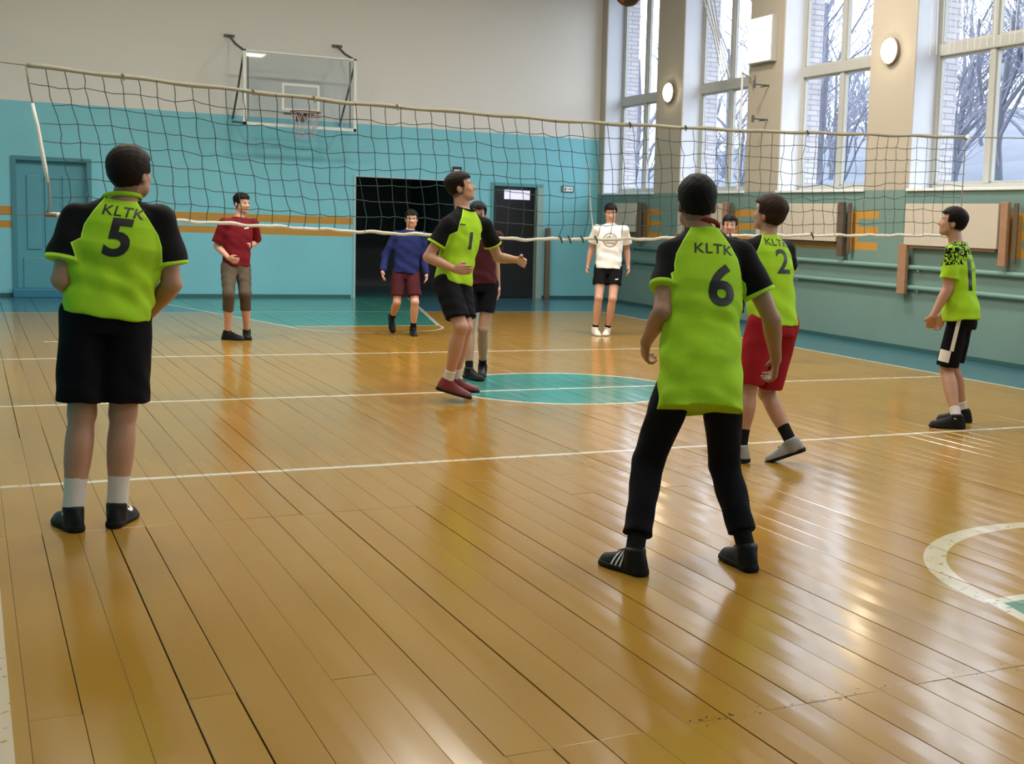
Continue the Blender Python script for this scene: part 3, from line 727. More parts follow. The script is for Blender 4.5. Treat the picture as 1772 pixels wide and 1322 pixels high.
# wide dark opening and narrow doorway, each with a frame
M_jamb = simple('jamb_teal', (.09, .30, .34), .5); M_jamb_l = simple('jamb_pale', (.30, .42, .40), .5)
d = empty('door_2', (5.87, YB, 0)); tag(d, kind='structure')
f = MB(); f.box(-.03, .01, -.015, -.001, 0, 2.07); f.box(1.97, 2.01, -.015, -.001, 0, 2.07); f.box(-.03, 2.01, -.015, -.001, 2.07, 2.10); f.build('door_frame', simple('frame_pale', (.34, .52, .56), .5), d)
d = empty('door_3', (8.37, YB, 0)); tag(d, kind='structure')
f = MB(); f.box(-.04, .01, -.02, -.001, 0, 2.03); f.box(-.04, .97, -.02, -.001, 2.03, 2.09); f.box(.0, .93, .0, .34, 2.03, 2.049); f.build('door_frame', M_jamb, d)
f = MB(); f.box(.86, .97, -.03, -.0005, 0, 2.03); f.box(.86, .929, 0, .34, 0, 2.03); f.build('jamb', M_jamb_l, d)
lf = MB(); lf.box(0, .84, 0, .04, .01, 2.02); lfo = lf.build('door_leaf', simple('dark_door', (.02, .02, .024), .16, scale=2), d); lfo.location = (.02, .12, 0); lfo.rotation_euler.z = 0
lp = MB(); lp.box(.24, .74, -.012, 0, 1.80, 1.97); o = lp.build('fanlight', simple('fanlight_lit', (.6, .58, .7), .4, emit=(.70, .72, .9), es=.75), lfo)
# brown pole leaning by the doorway
f = MB(); f.box(-.045, .045, -.035, .035, 0, 1.30, .008); po = f.build('wooden_post', simple('post_brown', (.16, .11, .07), .6, scale=30), loc=(9.42, YB-.09, 0)); tag(po, 'brown wooden post standing upright against the wall beside the dark doorway', 'post')
# signs
def sign(name, x, z, w_, h_, back, label):
    r = empty(name, (x, YB, z)); tag(r, label, 'sign')
    f = MB(); f.box(-w_/2, w_/2, -.02, 0, -h_/2, h_/2, .003); f.build('board', back, r); return r
s1 = sign('wall_sign', 7.68, 2.25, .17, .16, simple('sign_black', (.012, .015, .02), .4), 'small black square sign with white symbol over the wide dark opening')
f = MB(); f.box(-.055, .055, -.024, -.019, -.05, .03, .002); f.build('symbol', M_print_white, s1)
f = MB(); f.tube([(0, -.026, -.015), (0, -.025, -.015)], .018, 14); f.build('dot', M_print, s1)
s2 = sign('exit_sign', 9.83, 2.03, .24, .12, simple('sign_green', (.04, .12, .11), .4), 'small dark rectangular exit sign with white pictogram right of the doorway')
f = MB(); f.box(-.10, .10, -.023, -.019, -.045, .045, .002); f.build('panel', M_print_white, s2)
f = MB(); f.tube([(-.055, -.026, .02), (-.055, -.025, .02)], .012, 12); f.box(-.062, -.044, -.026, -.024, -.03, .02); f.box(-.08, -.03, -.026, -.024, -.012, -.004); f.build('pictogram', simple('sign_ink', (.03, .1, .07), .5), s2)
f = MB(); f.box(0, .055, -.026, -.024, -.005, .005); f.add([(.05, -.0255, -.02), (.05, -.0255, .02), (.08, -.0255, 0)], [(0, 1, 2)]); f.build('arrow', bpy.data.materials['sign_ink'], s2)

# basketball goal on arms
M_gw = simple('goal_white', (.72, .72, .68), .4); M_gd = simple('goal_steel', (.10, .095, .085), .5, .3); M_gg = simple('goal_grey', (.28, .27, .25), .5)
g = empty('basketball_goal', (4.72, 21.1, 2.76)); tag(g, 'clear basketball backboard with white frame, ring and steel wall arms', 'basketball goal')
f = MB(); W2, Hh = .89, 1.16
for a in ((-W2, -W2+.05, 0, Hh), (W2-.05, W2, 0, Hh)): f.box(a[0], a[1], -.02, .02, a[2], a[3], .004)
f.box(-W2, W2, -.02, .02, 0, .05, .004); f.box(-W2, W2, -.02, .02, Hh-.03, Hh, .004); f.build('backboard_frame', M_gw, g)
M_acr = M_glass.copy(); M_acr.name = 'clear_board'
f = MB(); f.box(-W2+.05, W2-.05, -.006, .006, .05, Hh-.03); f.build('backboard', M_acr, g)
f = MB()
for a in ((-.295, -.26, .27, .69), (.26, .295, .27, .69)): f.box(a[0], a[1], -.012, -.007, a[2], a[3])
f.box(-.26, .26, -.012, -.007, .655, .69); f.box(-.26, .26, -.012, -.007, .27, .30); f.build('target_square', M_gw, g)
f = MB(); f.box(-.27, .27, -.10, -.02, .20, .225, .003); f.box(-.08, .08, -.10, -.02, .10, .225, .004); f.build('ring_bracket', simple('bracket_brown', (.13, .06, .04), .5), g)
ring = [(.225*math.sin(2*math.pi*k/32), -.34-.225*math.cos(2*math.pi*k/32), .235) for k in range(33)]
f = MB(); f.tube(ring, .010, 8, cap=False); ro = f.build('ring', simple('ring_rust', (.22, .07, .03), .4), g, smooth=True)
f = MB(); N = 12
for k in range(N):
    for sg in (-1, 1):
        pts = []
        for j in range(7):
            t = j/6; rad = .225*(1-.42*t); a = 2*math.pi*(k+sg*t*1.5)/N; pts.append((rad*math.sin(a), -.34-rad*math.cos(a), .235-.42*t))
        f.tube(pts, .0045, 5)
f.build('ring_net', simple('ring_net_cord', (.50, .42, .46), .8, var=.5, scale=30), ro)
f = MB(); S2 = (.97)
for sx in (-1, 1):
    f = MB()
    f.tube([(sx*(W2-.02), .02, Hh-.02), (sx*(W2-.02)-.03, .55, Hh+.13), (sx*(W2-.02)-.05, .98, Hh+.30)], .020, 8)
    f.tube([(sx*(W2-.02), .03, Hh-.06), (sx*(W2-.02), .50, .60), (sx*(W2-.02), .98, .15)], .016, 8)
    f.tube([(sx*(W2-.02), .03, .03), (sx*(W2-.02), .98, .10)], .016, 8)
    f.box(sx*(W2-.02)-.13, sx*(W2-.02)+.03, .955, 1.0, Hh+.28, Hh+.32)
    f.build('wall_arm', M_gd, g)
    f = MB(); f.tube([(sx*(W2-.09), .03, .05), (sx*(W2-.09), .06, Hh-.05)], .014, 8); f.build('brace', M_gg, g)

# unseen ceiling lamps, added as fill to brighten the hall
M_dif = simple('fill_diffuser', (.9, .9, .88), .5, emit=(1, .93, .82), es=6)
k = 0
for X_ in (1.2, 4.5, 7.8):
    for Y_, pw_ in ((.5, .15), (5., .4), (9.5, .95), (13.8, 1.7)):
        r = empty('fill_lamp', (X_, Y_, ZC-.09)); k += 1
        tag(r, 'square white fill lamp added above the court, outside the picture', 'lamp', 'added fill lamps over the court')
        f = MB(); f.box(-.45, .45, -.45, .45, 0, .09, .01); f.build('housing', M_upvc, r)
        f = MB(); f.box(-.41, .41, -.41, .41, -.012, 0); f.build('diffuser', M_dif, r)
        la = bpy.data.lights.new('fill_light', 'AREA'); la.shape = 'SQUARE'; la.size = .8; la.energy = FILL_W*pw_; la.color = (1, .93, .82)
        lo_ = link(bpy.data.objects.new('fill_light', la)); lo_.location = (X_, Y_, ZC-.12)

# ================= fittings on the window wall =================
def wthing(name, u, d, z, label, cat, group=None):
    r = empty(name, mat=MW @ Matrix.Translation((d, u, z))); return tag(r, label, cat, group)
M_pipe = simple('pipe_teal', (.19, .33, .30), .35)
for z_, lab in ((1.02, 'upper teal heating pipe running along the window wall'), (.775, 'lower teal heating pipe running along the window wall')):
    r = wthing('heating_pipe', 0, -.034, z_, lab, 'pipe')
    f = MB(); f.tube([(0, YF+.1, 0), (0, 9, 0), (0, 15, 0), (0, 21.9, 0)], .030, 12); f.build('pipe', M_pipe, r, smooth=True)
    for q in range(8):
        u = 1.5+2.7*q; f = MB(); f.box(-.02, .034, u-.015, u+.015, -.045, -.025); f.build('pipe_bracket', M_pipe, r)
M_card = simple('panel_cream', (.56, .50, .42), .6, scale=5); M_wood = simple('bench_wood', (.36, .20, .115), .5, var=.2, scale=14); M_woodd = simple('bench_wood_dark', (.11, .075, .05), .6, var=.2, scale=14)
BD = [(20.24, 21.34, M_woodd, 'first cream panel from the corner, under the farthest window'), (17.2, 18.66, M_wood, 'cream panel half hidden behind the person in shirt number 6'),
      (14.08, 16.15, M_woodd, 'cream panel behind the shirt number 2 player, with dark wooden posts'), (10.94, 12.61, M_wood, 'largest cream panel with pale wooden posts behind the rightmost player')]
for n_, (u0, u1, mw, lab) in enumerate(BD):
    r = wthing('cream_panel', u0-.08, -.085, 0, lab, 'panel', None)
    f = MB(); f.box(-.03, 0, 0, u1-u0, 1.29, 1.79, .006); f.build('board', M_card, r)
    f = MB(); f.box(-.03, .018, u1-u0-.06, u1-u0+.10, .69, 1.31, .01); f.build('post', mw, r)
    f = MB(); f.box(-.03, .018, -.15, -.03, 1.10, 1.81, .01); f.build('post', mw, r)
    f = MB(); f.box(.0, .02, -.28, -.21, 1.14, 1.80, .01); f.build('post', M_woodd, r)
    f = MB(); f.box(.0, .085, .05, u1-u0-.05, 1.26, 1.295); f.build('shelf', mw, r)
# lights on the piers
M_lamp = simple('lamp_glass', (.9, .85, .75), .4, emit=(1, .84, .58), es=32); M_rim = simple('lamp_rim', (.22, .18, .14), .4)
for u, z_, lab in ((19.20, 3.62, 'round lit wall lamp on the farther pier'), (13.12, 3.68, 'round lit wall lamp on the nearer pier'), (7.0, 3.68, None), (.8, 3.68, None)):
    r = wthing('wall_lamp', u, 0, z_, lab or ('round lit wall lamp on a pier %s, outside the picture' % ('level with the near attack line' if u > 5 else 'beside the camera')), 'lamp', None if lab else 'lamps beyond the frame')
    f = MB(); f.tube([(0, 0, 0), (-.05, 0, 0)], [.165, .165], 32); f.build('base', M_rim, r)
    V = []; Fc = []
    for j in range(7):
        a = j/6*math.pi/2; rad = .148*math.cos(a)**.6 if j < 6 else .002
        V += [(-.05-.055*math.sin(a), rad*math.sin(2*math.pi*k/32), rad*math.cos(2*math.pi*k/32)) for k in range(32)]
    Fc = [(j*32+k, j*32+(k+1) % 32, (j+1)*32+(k+1) % 32, (j+1)*32+k) for j in range(6) for k in range(32)]+[tuple(range(6*32, 7*32))]
    mesh('globe', V, Fc, M_lamp, r, True)
r = wthing('light_panel', 16.2, -.07, 4.15, 'bright white square light panel high on the pier', 'light panel')
f = MB(); f.box(-.03, .07, -.33, .33, -.33, .33, .01); f.build('housing', M_upvc, r)
f = MB(); f.box(-.036, -.03, -.31, .31, -.31, .31); f.build('diffuser', simple('panel_lit', (.9, .9, .9), .5, emit=(1, .97, .92), es=4.0), r)
for z_, w_ in ((3.49, 'upper'), (3.0, 'lower')):
    r = wthing('bracket', 16.05, 0, z_, w_+' dark steel bracket sticking out of the pier below the light panel', 'bracket')
    f = MB(); f.tube([(0, .0, 0), (-.25, .0, 0)], .010, 8); f.tube([(-.25, .0, -.05), (-.25, .0, .05)], .02, 8); f.tube([(0, .0, 0), (0, .24, 0)], .008, 6); f.build('arm', M_gd, r)
r = wthing('white_pipe', 16.75, -.05, 2.0, 'thin white vertical pipe between second window and pier', 'pipe')
f = MB(); f.tube([(0, 0, 0), (0, 0, 1.75)], .018, 8); f.build('pipe', M_upvc2, r)
f = MB(); f.tube([(0, 0, 1.72), (0, -.32, 1.60)], .014, 8); f.tube([(0, -.32, 1.52), (0, -.32, 1.68)], .022, 8); f.build('arm', M_gg, r)
# gathered ball-stop nets hanging at the windows
M_cordw = simple('cord_white', (.75, .75, .72), .8)
r = wthing('safety_net', 17.3, .02, 3.7, 'white gathered ball-stop net hanging across the second window', 'net')
rr2 = random.Random(5)
for k in range(7):
    f = MB(); a = k*.09; f.tube([(-.1, .75-a*.2+rr2.uniform(-.04, .04), 1.25+.1*k), (-.08, .42-a*.35, .75), (-.06, .10-a*.55, .0)], .008, 5); f.build('cord', M_cordw if k % 2 else M_gg, r)
r = wthing('safety_net', 11.5, .05, 3.6, 'row of thin white net cords hanging over the upper fourth window', 'net')
for k in range(17):
    f = MB(); u = -.9+k*.115+rr2.uniform(-.01, .01); f.tube([(0, u, 2.1), (.01*rr2.uniform(-1, 1), u+rr2.uniform(-.02, .02), 1.0), (0, u+rr2.uniform(-.01, .01), -.04)], .0045, 5); f.build('cord', M_cordw, r)

# ================= outdoors =================
M_gr = simple('winter_ground', (.13, .135, .16), .95, var=.3, scale=.6, coord='Object')  # blue-grey ground, with the outdoor haze put into its colour
V = []; nx, ny = 30, 40
for i in range(nx):
    for j in range(ny):
        xx = 11.0+i*2.4; yy = -30+j*3.2; h_ = -.6+max(0, (xx-16))*.20+.5*math.sin(xx*.4+yy*.25)*min(1, max(0, (xx-13)/6)); V.append((xx, yy, h_))
Fc = [(i*ny+j, (i+1)*ny+j, (i+1)*ny+j+1, i*ny+j+1) for i in range(nx-1) for j in range(ny-1)]
tag(mesh('ground', V, Fc, M_gr, smooth=True), kind='structure')
def gz(xx, yy): return -.6+max(0, (xx-16))*.20+.5*math.sin(xx*.4+yy*.25)*min(1, max(0, (xx-13)/6))
M_bark = simple('bark_grey', (.11, .11, .135), .9, var=.3, scale=5); M_twig = simple('twig_grey', (.17, .17, .21), .9, var=.3); M_bushm = simple('twig_pale', (.42, .39, .42), .9)  # bark and twigs tinted pale blue-grey: distance haze painted into the colour
def tree_proto(seed, hgt, mat_t, mat_b, levels=4, label='bare tree'):
    r_ = random.Random(seed); tr_, br = MB(), MB()
    def grow(p, d, L, rad, lv):
        pts = [p]; rs = [rad]; q = p.copy(); dd = d.copy(); n = 4
        for i in range(n):
            dd = (dd+Vector((r_.uniform(-.22, .22), r_.uniform(-.22, .22), r_.uniform(-.06, .2)))).normalized(); q = q+dd*L/n; pts.append(q.copy()); rs.append(rad*(1-.55*(i+1)/n))
        (tr_ if lv == 0 else br).tube(pts, rs, 6 if lv < 2 else 3, cap=False)
        if lv >= levels: return
        for k in range((5, 5, 4, 3, 3)[lv]):
            t = r_.uniform(.3, 1); i = min(n-1, int(t*n)); pp = pts[i].lerp(pts[i+1], t*n-i); a = r_.uniform(0, 6.283); sp_ = r_.uniform(.5, 1.0)
            side_ = Vector((math.cos(a), math.sin(a), .2)); nd = (dd*(1-sp_*.5)+side_*sp_).normalized()
            grow(pp, nd, L*r_.uniform(.5, .72), rs[i]*.55+.002, lv+1)
    grow(Vector((0, 0, -.2)), Vector((0, 0, 1)), hgt*.55, hgt*.013, 0)
    root = empty('tree'); o1 = tr_.build('trunk', mat_t, root, smooth=True); o2 = br.build('branches', mat_b, root)
    return root
protos = [tree_proto(11, 9, M_bark, M_twig), tree_proto(23, 10.5, M_bark, M_twig), tree_proto(5, 8, M_bark, M_twig)]
rt = random.Random(9); spots = []
WIN = [('first', 1060, 1142), ('second', 1205, 1300), ('third', 1388, 1510), ('fourth', 1605, 1800)]   # windows counted from the far corner
def azx(x_, y_): return 1149+2227.8*(x_*R_[0]+y_*R_[1])/(x_*F_[0]+y_*F_[1])
for k in range(4000):
    xx = rt.uniform(18, 50); yy = xx*rt.uniform(.5, 2.5)
    w_ = next((n for n, a_, b_ in WIN if a_ < azx(xx, yy) < b_), None) or ('beyond' if 1850 < azx(xx, yy) < 2600 else None)
    if w_ is None or sum(q[2] == w_ for q in spots) >= {'first': 4, 'second': 6, 'third': 8, 'fourth': 11, 'beyond': 7}[w_]: continue
    if all((xx-a)**2+(yy-c_)**2 > 12 for a, c_, _ in spots): spots.append((xx, yy, w_))
spots.sort(key=lambda q: q[0]**2+q[1]**2)
cntw = {}; used = [0, 0, 0]
ORD = ['nearest', 'second nearest', 'third nearest', 'fourth nearest', 'fifth nearest', 'sixth nearest', 'seventh nearest', 'eighth nearest', 'ninth nearest', 'tenth nearest', 'farthest']
for k, (xx, yy, w_) in enumerate(spots):
    p_ = protos[k % 3]
    if used[k % 3]:
        r = p_.copy(); COL.objects.link(r)
        for ch in p_.children: c_ = ch.copy(); COL.objects.link(c_); c_.parent = r
    else: r = p_
    used[k % 3] = 1
    r.location = (xx, yy, gz(xx, yy)-.15); r.rotation_euler.z = rt.uniform(0, 6.28); s_ = rt.uniform(.8, 1.3); r.scale = (s_, s_, s_*rt.uniform(.9, 1.15))
    i_ = cntw.get(w_, 0); cntw[w_] = i_+1
    if w_ == 'beyond': tag(r, 'bare grey tree on the slope past the right edge of the picture', 'tree', 'trees past the frame edge')
    else: tag(r, 'bare grey tree outside the %s window from the corner, %s' % (w_, ORD[i_]), 'tree', 'bare trees on the slope outside')
# pale bushes close to the wall
def bush(xx, yy, seed, lab):
    r_ = random.Random(seed); f = MB()
    for k in range(26):
        a = r_.uniform(0, 6.28); e = r_.uniform(.15, .7); L = r_.uniform(.8, 1.9); d_ = Vector((math.cos(a)*e, math.sin(a)*e, 1)).normalized()
        p0 = Vector((r_.uniform(-.2, .2), r_.uniform(-.2, .2), 0)); pts = [p0, p0+d_*L*.5, p0+d_*L+Vector((r_.uniform(-.1, .1), r_.uniform(-.1, .1), 0))]
        f.tube(pts, [.024, .016, .007], 4)
        q = pts[1]; f.tube([q, q+Vector((r_.uniform(-.4, .4), r_.uniform(-.4, .4), .5))], [.012, .004], 4)
    r = empty('shrub', (xx, yy, gz(xx, yy))); tag(r, lab, 'shrub'); f.build('stems', M_bushm, r); r.scale = (1.5, 1.5, 1.6)
bush(14.6, 14.1, 3, 'pale leafless shrub outside the fourth window, nearer its centre bar'); bush(15.2, 15.8, 8, 'pale leafless shrub outside the fourth window, farther left')
bush(15.0, 11.9, 12, 'pale leafless shrub outside at the right edge of the fourth window')

# ================= volleyball net =================
YN = 10.09
TOPX = [.385, 1.31, 2.61, 4.57, 6.3, 8.3, 8.82]; TOPZ = [2.375, 2.335, 2.285, 2.27, 2.305, 2.385, 2.405]
BOTX = [.50, 1.46, 2.71, 4.07, 5.2, 6.34, 8.08, 8.82]; BOTZ = [1.352, 1.335, 1.295, 1.27, 1.30, 1.362, 1.41, 1.425]
topz = lambda x: float(np.interp(x, TOPX, TOPZ)); botz = lambda x: float(np.interp(x, BOTX, BOTZ))
def netp(u, v, y=0):
    """u 0..1 along the net, v 0 top .. 1 bottom; left edge curves inwards"""
    xl = np.interp(v, [0, .18, .35, .55, .75, .9, 1], [.385, .41, .445, .475, .51, .525, .50]); xr = 8.82
    x = xl+(xr-xl)*u
    return Vector((x, YN+y, topz(x)*(1-v)+botz(x)*v))
net = empty('volleyball_net', (4.6, YN, 0)); tag(net, 'long volleyball net with pale top tape stretched across the court', 'net')
NB = Vector((-4.6, -YN, 0)); q_ = random.Random(4)
M_tape = simple('net_tape', (.36, .33, .25), .7, scale=8); M_tapeb = simple('net_tape_white', (.78, .74, .66), .7, scale=8); M_cord = simple('net_cord', (.03, .062, .064), .8)
M_rope = simple('rope', (.27, .25, .20), .8)
def ribbon(fn, n, h, th, name, mat, parent):
    V = []; Fc = []
    for i in range(n+1):
        p = fn(i/n)+NB; hh = h*(.5+.06*math.sin(i*.9))
        V += [(p.x, p.y-th, p.z-hh), (p.x, p.y-th, p.z+hh), (p.x, p.y+th, p.z+hh), (p.x, p.y+th, p.z-hh)]
    for i in range(n):
        for k in range(4): Fc.append((i*4+k, i*4+(k+1) % 4, i*4+4+(k+1) % 4, i*4+4+k))
    Fc += [(0, 3, 2, 1), tuple(n*4+k for k in range(4))]
    return mesh(name, V, Fc, mat, parent, True)
ribbon(lambda u: netp(u, 0)+Vector((0, 0, .004*math.sin(u*90))), 120, .031, .006, 'top_tape', M_tape, net)
ribbon(lambda u: netp(u, 1)+Vector((0, 0, .005*math.sin(u*140)+.003*math.sin(u*300))), 200, .026, .005, 'bottom_tape', M_tapeb, net)
ncol = 70
jit = [[(q_.gauss(0, .006), q_.gauss(0, .008), q_.gauss(0, .012)) for _ in range(9)] for _ in range(ncol+1)]
def knot(i, j):
    u, v = i/ncol, j/8; p = netp(u, v); a, b_, c_ = jit[i][j]
    if j in (0, 8): a = b_ = 0
    if i in (0, ncol): a = 0
    sag = .018*math.sin(v*math.pi)*math.sin(i*.31)
    return p+Vector((a+.02*math.sin(v*3.1)*math.sin(i*.17+2), c_*.5+.03*math.sin(v*math.pi)*math.sin(i*.13), b_+sag))+NB
def wavy(pts, r, name):
    P = []
    for a, b_ in zip(pts, pts[1:]):
        P.append(a); mid = (a+b_)/2; mid.x += q_.gauss(0, .004); mid.z += q_.gauss(-.004, .003); P.append(mid)
    P.append(pts[-1]); f = MB(); f.tube(P, r, 4); return f.build(name, M_cord, net)
for i in range(1, ncol):
    lim = 9
    if i in (4, 5): lim = 6
    wavy([knot(i, j) for j in range(lim)], .0030, 'cord')
for j in range(1, 8):
    wavy([knot(i, j) for i in range(0 if j not in (2, 5) else 1, ncol+1)], .0029, 'cord')
f = MB(); f.tube([netp(0, v/12)+NB for v in range(13)], .007, 8); f.build('side_rope', M_rope, net, smooth=True)
f = MB(); f.tube([netp(0, v)+NB+Vector((-.004, -.004, 0)) for v in (.25, .4, .55, .68, .78)], [.010, .014, .015, .014, .008], 8); f.build('side_band', M_tapeb, net, smooth=True)
f = MB(); f.tube([netp(1, v/6)+NB for v in range(7)], .006, 8); f.build('side_rope', M_rope, net, smooth=True)
f = MB(); f.tube([Vector((8.84, YN, 1.42))+NB, Vector((8.86, YN, .7))+NB, Vector((8.86, YN, .02))+NB], .005, 6); f.build('tie_down', M_rope, net)
f = MB(); f.tube([Vector((-1.5, YN, 2.47))+NB, Vector((.385, YN, 2.375))+NB], .005, 8); f.build('anchor_rope', M_rope, net)
f = MB(); f.tube([Vector((8.8, YN, 2.405))+NB, Vector((8.88, YN, 2.41))+NB, WP(10.09, 0, 2.47)+NB], .006, 8); f.build('anchor_rope', M_rope, net)
f = MB(); f.tube([Vector((8.82, YN-.01, 2.39))+NB, Vector((8.85, YN-.01, 2.42))+NB], .022, 8); f.build('pulley', M_upvc2, net)
f = MB(); f.tube([Vector((.49, YN, 1.352))+NB, Vector((.56, YN, 1.350))+NB], .016, 6); f.tube([Vector((-1.5, YN, 1.30))+NB, Vector((.5, YN, 1.352))+NB], .003, 5); f.build('tie', simple('tie_brown', (.18, .12, .06), .8), net)
for x_ in (4.42, 4.50, 4.62, 4.75, 5.6, 6.1, 7.0):
    f = MB(); z_ = botz(x_); f.tube([Vector((x_, YN-.008, z_+.03))+NB, Vector((x_+.02, YN-.010, z_))+NB, Vector((x_+.03, YN-.008, z_-.035))+NB], .007, 5); f.build('tie', M_cord, net)
for x_ in (1.0, 1.9, 2.35, 3.0, 5.05, 5.6, 6.9):
    f = MB(); z_ = topz(x_); f.tube([Vector((x_, YN-.010, z_+.022))+NB, Vector((x_+.015, YN-.012, z_))+NB, Vector((x_+.01, YN-.01, z_-.03))+NB], .006, 5); f.build('tie', M_rope if x_ < 4 else M_cord, net)

f = MB(); f.tube([Vector((4.665, YN-.012, 1.93))+NB, Vector((4.69, YN-.012, 1.68))+NB, Vector((4.73, YN-.012, 1.38))+NB], .0055, 6); f.build('loose_cord', M_tapeb, net)
# ball in the air, cut by the top edge of the frame
r = empty('ball', (4.884, 9.846, 3.348)); tag(r, 'brown and dark ball in the air at the top edge of the picture', 'ball')
me = bpy.data.meshes.new('ball'); bm = bmesh.new(); bmesh.ops.create_uvsphere(bm, u_segments=32, v_segments=20, radius=.12)
for f_ in bm.faces: f_.smooth = True
bm.to_mesh(me); bm.free()
m, nt, b = new_mat('ball_leather'); tc = NN(nt, 'ShaderNodeTexCoord'); sp = NN(nt, 'ShaderNodeSeparateXYZ'); nt.links.new(tc.outputs['Object'], sp.inputs[0])
nt.links.new(mixc(nt, X(nt, sp.outputs[0]).ab().lt(.055), (.20, .055, .02), (.025, .015, .012)), b.inputs['Base Color']); b.inputs['Roughness'].default_value = .5
me.materials.append(m); link(bpy.data.objects.new('skin', me), r)
for ax in range(3):
    f = MB(); pts = []
    for k in range(33):
        a = 2*math.pi*k/32; v = [math.cos(a)*.1205, math.sin(a)*.1205]; p = [0, 0, 0]; p[ax] = 0; p[(ax+1) % 3], p[(ax+2) % 3] = v; pts.append(tuple(p))
    f.tube(pts, .0025, 6, cap=False); f.build('seam', M_print, r, smooth=True)

